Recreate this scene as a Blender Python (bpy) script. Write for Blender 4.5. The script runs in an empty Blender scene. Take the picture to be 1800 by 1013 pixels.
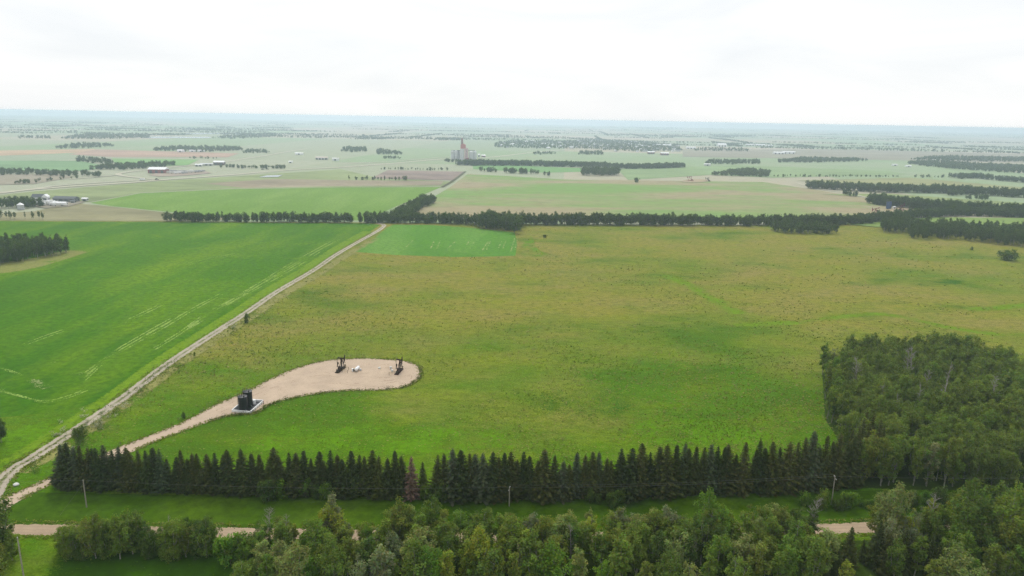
import bpy, math, random
import numpy as np
from mathutils import Vector, Matrix

random.seed(7)
RNG = np.random.default_rng(7)
SC = bpy.context.scene
COL = SC.collection
R = math.radians

# ------------------------------------------------------------------ camera
PITCH, ROLL, HFOV, CAMH = 13.5, 1.05, 72.0, 100.0
cam_data = bpy.data.cameras.new('camera')
cam_data.sensor_width = 36.0
cam_data.lens = 18.0 / math.tan(R(HFOV / 2))
cam_data.clip_start = 1.0
cam_data.clip_end = 120000.0
cam = bpy.data.objects.new('camera', cam_data)
COL.objects.link(cam)
CAMROT = Matrix.Rotation(R(90 - PITCH), 3, 'X') @ Matrix.Rotation(R(ROLL), 3, 'Z')
cam.matrix_world = Matrix.Translation((0, 0, CAMH)) @ CAMROT.to_4x4()
SC.camera = cam

# ------------------------------------------------------------------ sky, sun, exposure
SUN_EL, SUN_AZ = 50.0, -10.0          # azimuth measured from +Y (ahead of the camera), negative = to the left
world = bpy.data.worlds.new('World')
SC.world = world
world.use_nodes = True
wn = world.node_tree
wn.nodes.clear()
w_out = wn.nodes.new('ShaderNodeOutputWorld')
w_bg = wn.nodes.new('ShaderNodeBackground')
w_bg.inputs['Strength'].default_value = 0.1
w_sky = wn.nodes.new('ShaderNodeTexSky')
w_sky.sky_type = 'NISHITA'
w_sky.sun_disc = False
w_sky.sun_elevation = R(SUN_EL)
w_sky.sun_rotation = R(SUN_AZ)
w_sky.altitude = 700
w_sky.dust_density = 4.0
w_tc = wn.nodes.new('ShaderNodeTexCoord')
w_map = wn.nodes.new('ShaderNodeMapping')
w_map.inputs['Scale'].default_value = (1.0, 1.0, 5.0)
w_no = wn.nodes.new('ShaderNodeTexNoise')
w_no.inputs['Scale'].default_value = 3.4
w_no.inputs['Detail'].default_value = 6.0
w_no.inputs['Distortion'].default_value = 0.6
w_rp = wn.nodes.new('ShaderNodeValToRGB')
w_rp.color_ramp.elements[0].position = 0.32
w_rp.color_ramp.elements[0].color = (6.2, 6.42, 6.6, 1)
w_rp.color_ramp.elements[1].position = 0.62
w_rp.color_ramp.elements[1].color = (7.1, 7.15, 7.15, 1)
w_mx = wn.nodes.new('ShaderNodeMix')
w_mx.data_type = 'RGBA'
w_mx.inputs[0].default_value = 0.93     # nearly closed cloud cover over the sky
wn.links.new(w_tc.outputs['Generated'], w_map.inputs['Vector'])
wn.links.new(w_map.outputs['Vector'], w_no.inputs['Vector'])
wn.links.new(w_no.outputs['Fac'], w_rp.inputs['Fac'])
wn.links.new(w_sky.outputs['Color'], w_mx.inputs[6])
wn.links.new(w_rp.outputs['Color'], w_mx.inputs[7])
wn.links.new(w_mx.outputs[2], w_bg.inputs['Color'])
wn.links.new(w_bg.outputs['Background'], w_out.inputs['Surface'])

sun_data = bpy.data.lights.new('sun', 'SUN')
sun_data.energy = 1.5
sun_data.angle = R(20)
sun_data.color = (1.0, 0.985, 0.955)
sun = bpy.data.objects.new('sun', sun_data)
COL.objects.link(sun)
sd = Vector((math.sin(R(SUN_AZ)) * math.cos(R(SUN_EL)), math.cos(R(SUN_AZ)) * math.cos(R(SUN_EL)), math.sin(R(SUN_EL))))
sun.rotation_euler = sd.to_track_quat('Z', 'Y').to_euler()
sun.location = (0, 0, 300)

SC.view_settings.view_transform = 'Standard'
SC.view_settings.look = 'None'
SC.view_settings.exposure = 0.56
SC.view_settings.gamma = 1.0
SC.render.engine = 'CYCLES'
SC.cycles.max_bounces = 6
SC.cycles.diffuse_bounces = 3
SC.cycles.transmission_bounces = 3
SC.cycles.glossy_bounces = 2
SC.cycles.volume_bounces = 4
SC.cycles.transparent_max_bounces = 12
SC.cycles.use_denoising = True
SC.cycles.denoising_prefilter = 'NONE'
SC.cycles.use_adaptive_sampling = True
SC.cycles.adaptive_threshold = 0.02

# ------------------------------------------------------------------ pixel <-> ground
FPX = 900.0 / math.tan(R(HFOV / 2))
CAMPOS = Vector((0, 0, CAMH))
FWD = CAMROT @ Vector((0, 0, -1))

def G(x, y, z=0.0):
    """point of the level ground (height z) seen at photo pixel x, y"""
    d = CAMROT @ Vector(((x - 900) / FPX, -(y - 506.5) / FPX, -1))
    t = (z - CAMH) / d.z
    return Vector((d.x * t, d.y * t, z))

def project(p):
    q = CAMROT.transposed() @ (Vector(p) - CAMPOS)
    return (900 + FPX * q.x / -q.z, 506.5 - FPX * q.y / -q.z)

def mpp(p):
    """metres per photo pixel at p"""
    return (Vector(p) - CAMPOS).dot(FWD) / FPX

# ------------------------------------------------------------------ materials
class NT:
    def __init__(self, name):
        self.m = bpy.data.materials.new(name)
        self.m.use_nodes = True
        self.t = self.m.node_tree
        self.t.nodes.clear()
        self.out = self.n('ShaderNodeOutputMaterial')
        self.pos = None
    def n(self, t, **kw):
        o = self.t.nodes.new(t)
        for k, v in kw.items():
            setattr(o, k, v)
        return o
    def put(self, sock, v):
        if isinstance(v, bpy.types.NodeSocket):
            self.t.links.new(v, sock)
        elif isinstance(v, (tuple, list)) and sock.type == 'RGBA' and len(v) == 3:
            sock.default_value = (*v, 1)
        else:
            sock.default_value = v
    def position(self):
        if self.pos is None:
            self.pos = self.n('ShaderNodeNewGeometry').outputs['Position']
        return self.pos
    def objpos(self):
        return self.n('ShaderNodeTexCoord').outputs['Object']
    def scalevec(self, v, s, rz=0.0, loc=(0, 0, 0)):
        o = self.n('ShaderNodeMapping')
        self.put(o.inputs['Vector'], v)
        o.inputs['Scale'].default_value = s
        o.inputs['Rotation'].default_value = (0, 0, rz)
        o.inputs['Location'].default_value = loc
        return o.outputs[0]
    def noise(self, scale, detail=4, vec=None, rough=0.55, dist=0.0):
        o = self.n('ShaderNodeTexNoise')
        self.put(o.inputs['Vector'], vec if vec is not None else self.position())
        o.inputs['Scale'].default_value = scale
        o.inputs['Detail'].default_value = detail
        o.inputs['Roughness'].default_value = rough
        o.inputs['Distortion'].default_value = dist
        return o.outputs['Fac']
    def ramp(self, fac, *stops):
        o = self.n('ShaderNodeValToRGB')
        self.put(o.inputs['Fac'], fac)
        e = o.color_ramp.elements
        while len(e) < len(stops):
            e.new(0.5)
        for i, (p, c) in enumerate(stops):
            e[i].position = p
            e[i].color = (c, c, c, 1) if isinstance(c, (int, float)) else (*c, 1)
        return o.outputs['Color']
    def mix(self, fac, a, b, blend='MIX'):
        o = self.n('ShaderNodeMix', data_type='RGBA', blend_type=blend)
        self.put(o.inputs[0], fac)
        self.put(o.inputs[6], a)
        self.put(o.inputs[7], b)
        return o.outputs[2]
    def math(self, op, a, b=0.0, c=0.0, clamp=False):
        o = self.n('ShaderNodeMath', operation=op, use_clamp=clamp)
        for i, v in enumerate((a, b, c)):
            self.put(o.inputs[i], v)
        return o.outputs[0]
    def mrange(self, v, a, b, c=0.0, d=1.0):
        o = self.n('ShaderNodeMapRange', interpolation_type='SMOOTHSTEP')
        self.put(o.inputs[0], v)
        for i, k in enumerate((a, b, c, d)):
            o.inputs[i + 1].default_value = k
        return o.outputs[0]
    def sep(self, v):
        o = self.n('ShaderNodeSeparateXYZ')
        self.put(o.inputs[0], v)
        return o.outputs
    def uv(self):
        return self.sep(self.n('ShaderNodeUVMap', uv_map='UVMap').outputs[0])
    def ragged(self, a, scale=1.6):
        """soft cover -> ragged clumps, so nothing half transparent lies on the ground"""
        n = self.ramp(self.noise(scale, 3, None, 0.75), (0.28, 0.02), (0.72, 0.98))
        return self.math('GREATER_THAN', a, n)
    def bump(self, h, strength=0.5, dist=0.2):
        o = self.n('ShaderNodeBump')
        self.put(o.inputs['Height'], h)
        o.inputs['Strength'].default_value = strength
        o.inputs['Distance'].default_value = dist
        return o.outputs[0]
    def bsdf(self, color, rough=0.9, metal=0.0, normal=None, spec=0.2, alpha=None, sheen=0.0):
        o = self.n('ShaderNodeBsdfPrincipled')
        if sheen:
            o.inputs['Sheen Weight'].default_value = sheen
            o.inputs['Sheen Roughness'].default_value = 0.45
            o.inputs['Sheen Tint'].default_value = (0.88, 1.0, 0.9, 1)
        self.put(o.inputs['Base Color'], color)
        self.put(o.inputs['Roughness'], rough)
        o.inputs['Metallic'].default_value = metal
        o.inputs['Specular IOR Level'].default_value = spec
        if normal is not None:
            self.put(o.inputs['Normal'], normal)
        if alpha is not None:
            self.put(o.inputs['Alpha'], alpha)
        self.t.links.new(o.outputs[0], self.out.inputs['Surface'])
        return self.m

def srgb(r, g, b, k=1.0):
    f = lambda v: ((v / 255 + 0.055) / 1.055) ** 2.4 if v > 10 else v / 255 / 12.92
    return tuple(min(1, f(v) * k) for v in (r, g, b))

LITK = 1 / 1.43                   # lit level of a level surface: photo value -> base colour
def C(r, g, b):
    return srgb(r, g, b, LITK)

def paint(name, col, rough=0.6, metal=0.0, var=0.25, scale=1.5, spec=0.3):
    t = NT(name)
    v = t.noise(scale, 5, t.objpos())
    c = t.mix(t.ramp(v, (0.3, 0.0), (0.75, 1.0)), tuple(k * (1 - var) for k in col), tuple(min(1, k * (1 + var * 0.5)) for k in col))
    return t.bsdf(c, rough, metal, None, spec)

M = {}

def crop_material(name, base, dark, light, rz=0.0, row=0.0):
    t = NT(name)
    n1 = t.noise(0.006, 5, None, 0.6)
    v2 = t.scalevec(t.position(), (0.02, 0.004, 0.02), rz)
    n2 = t.noise(1.0, 5, v2, 0.6)
    n3 = t.noise(0.35, 8, None, 0.7)
    n4 = t.noise(0.035, 5, None, 0.6, 0.5)
    c = t.mix(t.ramp(n1, (0.38, 0.0), (0.64, 1.0)), dark, base)
    c = t.mix(t.ramp(n2, (0.48, 0.0), (0.72, 0.8)), c, light)
    c = t.mix(t.ramp(n4, (0.55, 0.0), (0.8, 0.5)), c, light)
    c = t.mix(t.ramp(n3, (0.35, 0.6), (0.6, 0.0)), c, tuple(k * 0.45 for k in dark))
    c = t.mix(t.ramp(t.noise(1.3, 4, None, 0.7), (0.3, 0.45), (0.5, 0.0)), c, tuple(k * 0.5 for k in dark))
    if row:
        vv = t.scalevec(t.position(), (1, 1, 1), rz)
        w = t.math('SINE', t.math('MULTIPLY', t.sep(vv)[0], row))
        c = t.mix(t.math('MULTIPLY', t.ramp(w, (0.0, 0.0), (1.0, 1.0)), 0.12), c, light)
    return t.bsdf(c, 0.95, 0, t.bump(n3, 0.6, 0.35), 0.05)

def pasture_material():
    t = NT('pasture_grass')
    y = t.sep(t.position())[1]
    x = t.sep(t.position())[0]
    n1 = t.noise(0.0075, 6, None, 0.6, 0.4)
    n1b = t.noise(0.018, 6, t.scalevec(t.position(), (0.55, 1, 1), 0, (40, 90, 0)), 0.65, 0.3)
    n2 = t.noise(0.055, 6, t.scalevec(t.position(), (0.6, 1, 1)), 0.65)
    n3 = t.noise(0.32, 8, t.scalevec(t.position(), (0.7, 1, 1)), 0.7)
    n4 = t.noise(1.4, 4, None, 0.7)
    far = t.mrange(y, 200, 400)
    brown = t.math('ADD', t.math('MULTIPLY', far, 0.75), t.math('MULTIPLY', t.math('SUBTRACT', n1, 0.5), 2.2))
    brown = t.math('ADD', brown, t.math('MULTIPLY', t.math('SUBTRACT', n1b, 0.46), 2.6), 0, True)
    c = t.mix(brown, C(88, 136, 0), C(156, 151, 60))
    c = t.mix(t.ramp(n2, (0.5, 0.0), (0.72, 0.7)), c, C(140, 160, 18))
    c = t.mix(t.ramp(n1b, (0.3, 0.7), (0.45, 0.0)), c, C(72, 114, 2))
    pink = t.math('MULTIPLY', t.ramp(t.noise(0.03, 6, t.scalevec(t.position(), (0.5, 1, 1)), 0.7), (0.48, 0.0), (0.66, 0.5)), brown)
    c = t.mix(pink, c, C(170, 148, 100))
    c = t.mix(t.ramp(n3, (0.36, 0.55), (0.56, 0.0)), c, C(84, 104, 8))
    c = t.mix(t.ramp(n3, (0.58, 0.0), (0.76, 0.25)), c, C(182, 186, 80))
    c = t.mix(t.ramp(n4, (0.3, 0.6), (0.5, 0.0)), c, C(54, 70, 10))
    c = t.mix(t.ramp(n4, (0.55, 0.0), (0.75, 0.4)), c, C(176, 186, 84))
    h = t.math('ADD', n3, t.math('MULTIPLY', n4, 0.5))
    return t.bsdf(c, 0.95, 0, t.bump(h, 0.8, 0.5), 0.05)

def mosaic_material():
    """far countryside: a patchwork of quarter sections too far away to tell apart"""
    t = NT('far_fields')
    p = t.scalevec(t.position(), (1, 1, 0), R(4))
    warp = t.n('ShaderNodeVectorMath', operation='SNAP')
    t.put(warp.inputs[0], p)
    warp.inputs[1].default_value = (520, 780, 1)
    wnz = t.n('ShaderNodeTexWhiteNoise')
    t.put(wnz.inputs['Vector'], warp.outputs[0])
    r = wnz.outputs['Value']
    c = t.ramp(r, (0.0, C(178, 184, 152)), (0.18, C(198, 188, 162)), (0.36, C(160, 182, 136)), (0.54, C(186, 188, 160)),
               (0.7, C(208, 194, 172)), (0.85, C(166, 180, 146)))  # field tones lightened: part of the distance haze is put into the colour
    for nd in t.t.nodes:
        if nd.type == 'VALTORGB':
            nd.color_ramp.interpolation = 'CONSTANT'
    n1 = t.noise(0.004, 6, None, 0.65)
    n2 = t.noise(0.03, 6, None, 0.65)
    c = t.mix(t.ramp(n1, (0.4, 0.0), (0.65, 0.6)), c, C(180, 184, 156))
    c = t.mix(t.ramp(n2, (0.3, 0.4), (0.5, 0.0)), c, C(136, 148, 118))
    return t.bsdf(c, 0.95, 0, None, 0.05)

def plain_field(name, col, var=0.3):
    t = NT(name)
    n1 = t.noise(0.01, 6, t.scalevec(t.position(), (0.5, 1, 1)), 0.65)
    n2 = t.noise(0.07, 6, None, 0.7)
    c = t.mix(t.ramp(n1, (0.35, 0.0), (0.65, 1.0)), tuple(k * (1 - var) for k in col), tuple(min(1, k * (1 + var * 0.6)) for k in col))
    c = t.mix(t.ramp(n2, (0.3, 0.35), (0.55, 0.0)), c, tuple(k * 0.55 for k in col))
    return t.bsdf(c, 0.95, 0, None, 0.05)

def mixed_field(name, a, b, lo=0.42, hi=0.6):
    t = NT(name)
    n1 = t.noise(0.0075, 6, t.scalevec(t.position(), (0.4, 1, 1)), 0.6, 0.5)
    n2 = t.noise(0.05, 6, None, 0.7)
    c = t.mix(t.ramp(n1, (lo, 0.0), (hi, 1.0)), a, b)
    c = t.mix(t.ramp(n2, (0.3, 0.4), (0.55, 0.0)), c, tuple(k * 0.55 for k in a))
    return t.bsdf(c, 0.95, 0, None, 0.05)

def gravel_material(name, col, kind='road', ragged=0.35):
    """uv.x runs across (0..1), soft weathered edges"""
    t = NT(name)
    u = t.uv()
    n3 = t.noise(0.6, 8, None, 0.7)
    n2 = t.noise(0.12, 6, None, 0.65)
    n5 = t.noise(3.0, 4, None, 0.7)
    c = t.mix(t.ramp(n2, (0.35, 0.0), (0.7, 1.0)), tuple(k * 0.86 for k in col), tuple(min(1, k * 1.1) for k in col))
    c = t.mix(t.ramp(n3, (0.3, 0.4), (0.5, 0.0)), c, tuple(k * 0.7 for k in col))
    c = t.mix(t.ramp(n5, (0.55, 0.0), (0.8, 0.35)), c, tuple(min(1, k * 1.25) for k in col))
    if kind == 'patch':
        d = u[0]
    else:
        d = t.math('SUBTRACT', 1.0, t.math('ABSOLUTE', t.math('MULTIPLY_ADD', u[0], 2.0, -1.0)))
    e = t.math('ADD', d, t.math('MULTIPLY', t.math('SUBTRACT', t.noise(0.5, 6, None, 0.7), 0.5), ragged * 2))
    a = t.mrange(e, 0.05, 0.5)
    if kind == 'track':
        g = C(118, 128, 70)
        mid = t.mrange(d, 0.72, 0.9)
        mid = t.math('MULTIPLY', mid, t.ramp(t.noise(0.2, 5), (0.38, 0.1), (0.6, 1.0)))
        c = t.mix(t.math('MULTIPLY', mid, 0.8), c, g)
    if kind == 'wheel':
        s = t.math('SINE', t.math('MULTIPLY', u[0], 28.0))
        c = t.mix(t.math('MULTIPLY', t.ramp(s, (0.2, 0.0), (0.9, 1.0)), 0.35), c, tuple(k * 0.72 for k in col))
    return t.bsdf(c, 0.95, 0, t.bump(n3, 0.4, 0.1), 0.1, t.ragged(a))

def streak_material(name, col, lo=0.45, hi=0.62, soft=0.5, patch=False, nscale=0.12, fac=1.0):
    """thin growth, lush growth or bare soil that fades into the field around it"""
    t = NT(name)
    u = t.uv()
    d = u[0] if patch else t.math('SUBTRACT', 1.0, t.math('ABSOLUTE', t.math('MULTIPLY_ADD', u[0], 2.0, -1.0)))
    n = t.noise(nscale, 6, None, 0.65)
    n3 = t.noise(0.5, 6, None, 0.7)
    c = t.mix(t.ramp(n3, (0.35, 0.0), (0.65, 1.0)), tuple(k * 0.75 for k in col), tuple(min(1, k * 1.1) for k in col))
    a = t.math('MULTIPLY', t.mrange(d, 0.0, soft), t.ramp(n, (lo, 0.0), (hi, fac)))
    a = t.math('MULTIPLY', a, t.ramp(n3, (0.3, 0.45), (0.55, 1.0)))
    return t.bsdf(c, 0.95, 0, None, 0.05, t.ragged(a))

def leaf_material(name, transl=0.3, hue=0.35, rough=0.6):
    t = NT(name)
    oi = t.n('ShaderNodeObjectInfo')
    at = t.n('ShaderNodeAttribute', attribute_name='tint')
    base = oi.outputs['Color']
    c = t.mix(1.0, base, t.ramp(oi.outputs['Random'], (0.0, (0.78, 0.82, 0.82)), (0.35, (1.0, 1.0, 1.0)), (0.7, (1.12, 1.08, 0.95)), (1.0, (0.92, 1.05, 0.95))), 'MULTIPLY')
    c = t.mix(1.0, c, at.outputs['Color'], 'MULTIPLY')
    d = t.n('ShaderNodeBsdfDiffuse')
    t.put(d.inputs['Color'], c)
    tr = t.n('ShaderNodeBsdfTranslucent')
    t.put(tr.inputs['Color'], t.mix(1.0, c, (1.15, 1.2, 0.6), 'MULTIPLY'))
    ms = t.n('ShaderNodeMixShader')
    ms.inputs[0].default_value = transl
    t.t.links.new(d.outputs[0], ms.inputs[1])
    t.t.links.new(tr.outputs[0], ms.inputs[2])
    t.t.links.new(ms.outputs[0], t.out.inputs['Surface'])
    return t.m

def bark_material(name, a, b):
    t = NT(name)
    p = t.scalevec(t.objpos(), (1, 1, 3))
    n = t.noise(3.0, 5, p)
    return t.bsdf(t.mix(t.ramp(n, (0.4, 0.0), (0.62, 1.0)), a, b), 0.9, 0, None, 0.1)

M['mosaic'] = mosaic_material()
M['pasture'] = pasture_material()
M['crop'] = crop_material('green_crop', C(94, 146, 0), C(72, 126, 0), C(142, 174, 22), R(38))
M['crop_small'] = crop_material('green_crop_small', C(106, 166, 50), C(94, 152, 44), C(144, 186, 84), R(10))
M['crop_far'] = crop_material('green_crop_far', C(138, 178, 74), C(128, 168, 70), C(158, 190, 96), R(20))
M['verge'] = crop_material('verge_grass', C(84, 120, 8), C(66, 102, 6), C(112, 140, 24))
M['gravel_road'] = gravel_material('gravel_road', C(194, 170, 142), 'wheel')
M['gravel_track'] = gravel_material('gravel_track', C(196, 184, 164), 'track')
M['pad'] = gravel_material('pad_gravel', C(212, 189, 164), 'patch', 0.3)
M['highway'] = gravel_material('pale_highway', C(214, 208, 184), 'road', 0.1)
M['leaf'] = leaf_material('poplar_leaf', 0.42)
M['needle'] = leaf_material('spruce_needle', 0.08)
M['bark_pale'] = bark_material('poplar_bark', (0.36, 0.34, 0.29), (0.12, 0.11, 0.09))
M['bark_dark'] = bark_material('spruce_bark', (0.10, 0.075, 0.055), (0.05, 0.04, 0.03))
M['dead_wood'] = bark_material('dead_wood', (0.33, 0.31, 0.27), (0.19, 0.17, 0.15))
M['pole_wood'] = bark_material('pole_wood', (0.33, 0.30, 0.25), (0.22, 0.20, 0.17))
M['black_steel'] = paint('black_steel', (0.012, 0.013, 0.02), 0.45, 0, 0.3)
M['rust_black'] = paint('rust_black', (0.028, 0.014, 0.013), 0.7, 0, 0.5)
M['weight_grey'] = paint('counterweight_grey', (0.06, 0.055, 0.04), 0.7, 0, 0.4)
M['steel'] = paint('galvanised_steel', (0.45, 0.46, 0.47), 0.45, 0.3, 0.2)
M['white'] = paint('white_paint', (0.8, 0.8, 0.79), 0.45, 0, 0.1)
M['offwhite'] = paint('off_white', (0.62, 0.62, 0.58), 0.7, 0, 0.2)
M['yellow'] = paint('faded_yellow', (0.42, 0.33, 0.12), 0.6, 0, 0.3)
M['red'] = paint('barn_red', (0.30, 0.11, 0.11), 0.6, 0, 0.3)
M['brick_red'] = paint('elevator_red', (0.50, 0.18, 0.18), 0.6, 0, 0.2)
M['grey_roof'] = paint('grey_roof', (0.10, 0.11, 0.12), 0.6, 0, 0.25)
M['concrete'] = paint('silo_concrete', (0.60, 0.60, 0.61), 0.8, 0, 0.15, 0.2)
M['glass'] = paint('dark_glass', (0.02, 0.025, 0.03), 0.1, 0, 0.1, 1, 0.5)
M['rubber'] = paint('tyre_rubber', (0.02, 0.02, 0.02), 0.9, 0, 0.1)
M['wire'] = paint('wire_metal', (0.13, 0.13, 0.12), 0.5, 0.2, 0.1)
M['blue_tank'] = paint('blue_tank_paint', (0.05, 0.09, 0.2), 0.5, 0, 0.2)
M['soil_pale'] = streak_material('thin_crop', C(158, 186, 92), 0.30, 0.6, 0.9, False, 0.05, 0.8)
M['soil_bare'] = streak_material('bare_soil', C(176, 186, 120), 0.32, 0.6, 0.9, False, 0.1, 0.75)
M['soil_bare_thin'] = streak_material('washed_soil', C(168, 180, 120), 0.42, 0.62, 0.9, False, 0.15, 0.7)
M['ruts'] = streak_material('tyre_ruts', C(176, 148, 124), 0.3, 0.6, 0.9, False, 0.2, 0.6)
M['lush'] = streak_material('lush_grass', C(104, 152, 2), 0.30, 0.62, 0.8, True, 0.05, 0.9)
M['lush_line'] = streak_material('lush_grass_line', C(120, 158, 14), 0.2, 0.55, 1.0, False, 0.04, 0.85)
M['rank'] = streak_material('shaded_rank_grass', C(62, 100, 10), 0.2, 0.45, 0.6, True, 0.1, 1.0)  # tall weedy grass, its green darkened further to paint in the bushes' shade
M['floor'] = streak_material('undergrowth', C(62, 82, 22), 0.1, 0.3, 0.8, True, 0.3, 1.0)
M['lush_dark'] = streak_material('dark_lush_grass', C(58, 112, 8), 0.34, 0.62, 0.9, True, 0.03, 0.75)
M['rough'] = streak_material('rough_grass', C(150, 152, 80), 0.25, 0.5, 0.5, True, 0.05, 1.0)
M['verge_soft'] = streak_material('verge_grass_soft', C(122, 158, 24), 0.2, 0.5, 0.5, False, 0.06, 0.95)
M['verge_dry'] = streak_material('dry_verge', C(160, 158, 92), 0.3, 0.55, 0.6, False, 0.08, 0.9)

# ------------------------------------------------------------------ object helpers
class MB:
    """collects shapes and builds one mesh object"""
    def __init__(self):
        self.v, self.f, self.mi = [], [], []
    def add(self, vs, fs, mi=0):
        o = len(self.v)
        self.v += [tuple(p) for p in vs]
        self.f += [tuple(i + o for i in f) for f in fs]
        self.mi += [mi] * len(fs)
        return self
    def box(self, c, s, rz=0.0, mi=0, taper=1.0):
        cx, cy, cz = c
        x, y, z = s[0] / 2, s[1] / 2, s[2] / 2
        ca, sa = math.cos(rz), math.sin(rz)
        vs = []
        for dz, k in ((-z, 1.0), (z, taper)):
            for dx, dy in ((-x, -y), (x, -y), (x, y), (-x, y)):
                dx, dy = dx * k, dy * k
                vs.append((cx + dx * ca - dy * sa, cy + dx * sa + dy * ca, cz + dz))
        return self.add(vs, [(3, 2, 1, 0), (4, 5, 6, 7), (0, 1, 5, 4), (1, 2, 6, 5), (2, 3, 7, 6), (3, 0, 4, 7)], mi)
    def tube(self, pts, rad, n=8, mi=0, caps=True):
        pts = [Vector(p) for p in pts]
        if not isinstance(rad, (list, tuple)):
            rad = [rad] * len(pts)
        vs, fs = [], []
        for i, p in enumerate(pts):
            t = (pts[min(i + 1, len(pts) - 1)] - pts[max(i - 1, 0)])
            t = t.normalized() if t.length > 1e-6 else Vector((0, 0, 1))
            a = Vector((1, 0, 0)) if abs(t.x) < 0.8 else Vector((0, 1, 0))
            u = t.cross(a).normalized()
            w = t.cross(u)
            for k in range(n):
                g = 2 * math.pi * k / n
                vs.append(p + (u * math.cos(g) + w * math.sin(g)) * rad[i])
        for i in range(len(pts) - 1):
            for k in range(n):
                fs.append((i * n + k, i * n + (k + 1) % n, (i + 1) * n + (k + 1) % n, (i + 1) * n + k))
        if caps:
            fs.append(tuple(reversed(range(n))))
            fs.append(tuple((len(pts) - 1) * n + k for k in range(n)))
        return self.add(vs, fs, mi)
    def lathe(self, prof, c=(0, 0, 0), n=24, mi=0):
        vs, fs = [], []
        for r, z in prof:
            for k in range(n):
                g = 2 * math.pi * k / n
                vs.append((c[0] + r * math.cos(g), c[1] + r * math.sin(g), c[2] + z))
        for i in range(len(prof) - 1):
            for k in range(n):
                fs.append((i * n + k, i * n + (k + 1) % n, (i + 1) * n + (k + 1) % n, (i + 1) * n + k))
        fs.append(tuple(reversed(range(n))))
        fs.append(tuple((len(prof) - 1) * n + k for k in range(n)))
        return self.add(vs, fs, mi)
    def gable(self, c, s, h, over=0.4, mi=0, axis='x', thick=0.25):
        """a solid pitched roof slab sitting on z=c[2]"""
        cx, cy, cz = c
        x, y = s[0] / 2 + over, s[1] / 2 + over
        if axis == 'x':
            vs = [(-x, -y, 0), (x, -y, 0), (x, y, 0), (-x, y, 0), (-x, 0, h), (x, 0, h)]
        else:
            vs = [(y * 0 - x, -y, 0), (-x, y, 0), (x, y, 0), (x, -y, 0), (0, -y, h), (0, y, h)]
            return self.add([(cx + a, cy + b, cz + d) for a, b, d in vs], [(0, 1, 2, 3), (0, 4, 5, 1), (3, 2, 5, 4), (0, 3, 4), (1, 5, 2)], mi)
        return self.add([(cx + a, cy + b, cz + d) for a, b, d in vs], [(3, 2, 1, 0), (0, 1, 5, 4), (2, 3, 4, 5), (0, 4, 3), (1, 2, 5)], mi)
    def mesh(self, name, mats, smooth=False):
        m = bpy.data.meshes.new(name)
        m.from_pydata(self.v, [], self.f)
        for a in (mats if isinstance(mats, (list, tuple)) else [mats]):
            m.materials.append(a)
        m.polygons.foreach_set('material_index', self.mi)
        if smooth:
            m.polygons.foreach_set('use_smooth', [True] * len(m.polygons))
        m.update()
        return m
    def build(self, name, mats, parent=None, loc=(0, 0, 0), rz=0.0, smooth=False):
        return link(name, self.mesh(name, mats, smooth), parent, loc, rz)

def link(name, data, parent=None, loc=(0, 0, 0), rz=0.0, scale=None):
    o = bpy.data.objects.new(name, data)
    COL.objects.link(o)
    o.parent = parent
    o.location = loc
    o.rotation_euler = (0, 0, rz)
    if scale is not None:
        o.scale = scale if isinstance(scale, (tuple, list)) else (scale,) * 3
    return o

def tag(o, label=None, cat=None, group=None, kind=None):
    if label: o['label'] = label
    if cat: o['category'] = cat
    if group: o['group'] = group
    if kind: o['kind'] = kind
    return o

def empty(name, loc=(0, 0, 0), rz=0.0, scale=None):
    o = link(name, None, None, loc, rz, scale)
    o.empty_display_size = 0.5
    return o

def copy_tree(o, parent=None):
    c = o.copy()
    COL.objects.link(c)
    c.parent = parent
    for ch in [x for x in o.children]:
        copy_tree(ch, c)
    return c

def smooth_path(pts, per=8):
    pts = [Vector(p) for p in pts]
    out = []
    for i in range(len(pts) - 1):
        p0, p1, p2, p3 = pts[max(i - 1, 0)], pts[i], pts[i + 1], pts[min(i + 2, len(pts) - 1)]
        for k in range(per):
            t = k / per
            out.append(0.5 * ((2 * p1) + (p2 - p0) * t + (2 * p0 - 5 * p1 + 4 * p2 - p3) * t * t + (3 * p1 - p0 - 3 * p2 + p3) * t ** 3))
    out.append(pts[-1])
    return out

def ribbon(name, px, width, z, mat, label, cat=None, per=8, kind='structure', obj=None):
    """strip of ground along pixel points; width in metres"""
    paths = px if isinstance(px[0][0], (tuple, list)) else [px]
    v, f, uvs = [], [], []
    for pth in paths:
        c = smooth_path([G(*p) for p in pth], per)
        L = 0.0
        o = len(v)
        for i, p in enumerate(c):
            t = (c[min(i + 1, len(c) - 1)] - c[max(i - 1, 0)]).normalized()
            s = Vector((t.y, -t.x, 0))
            w = width if not isinstance(width, (tuple, list)) else width[0] + (width[1] - width[0]) * i / (len(c) - 1)
            if i:
                L += (p - c[i - 1]).length
            for k in range(5):
                q = p - s * w / 2 + s * w * k / 4
                v.append((q.x, q.y, z + 0.0002 * paths.index(pth))); uvs.append((k / 4, L / 10))
        for i in range(len(c) - 1):
            for k in range(4):
                a = o + i * 5 + k
                f.append((a, a + 1, a + 6, a + 5))
    me = bpy.data.meshes.new(name)
    me.from_pydata(v, [], f)
    ul = me.uv_layers.new(name='UVMap')
    li = np.zeros(len(me.loops), dtype=np.int32)
    me.loops.foreach_get('vertex_index', li)
    ul.data.foreach_set('uv', np.array(uvs, dtype=np.float32)[li].ravel())
    me.materials.append(mat)
    up(me)
    return tag(link(name, me), label, cat, None, kind)

def up(me):
    me.update()
    if len(me.polygons) and sum(p.normal.z for p in me.polygons) < 0:
        me.flip_normals()

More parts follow.
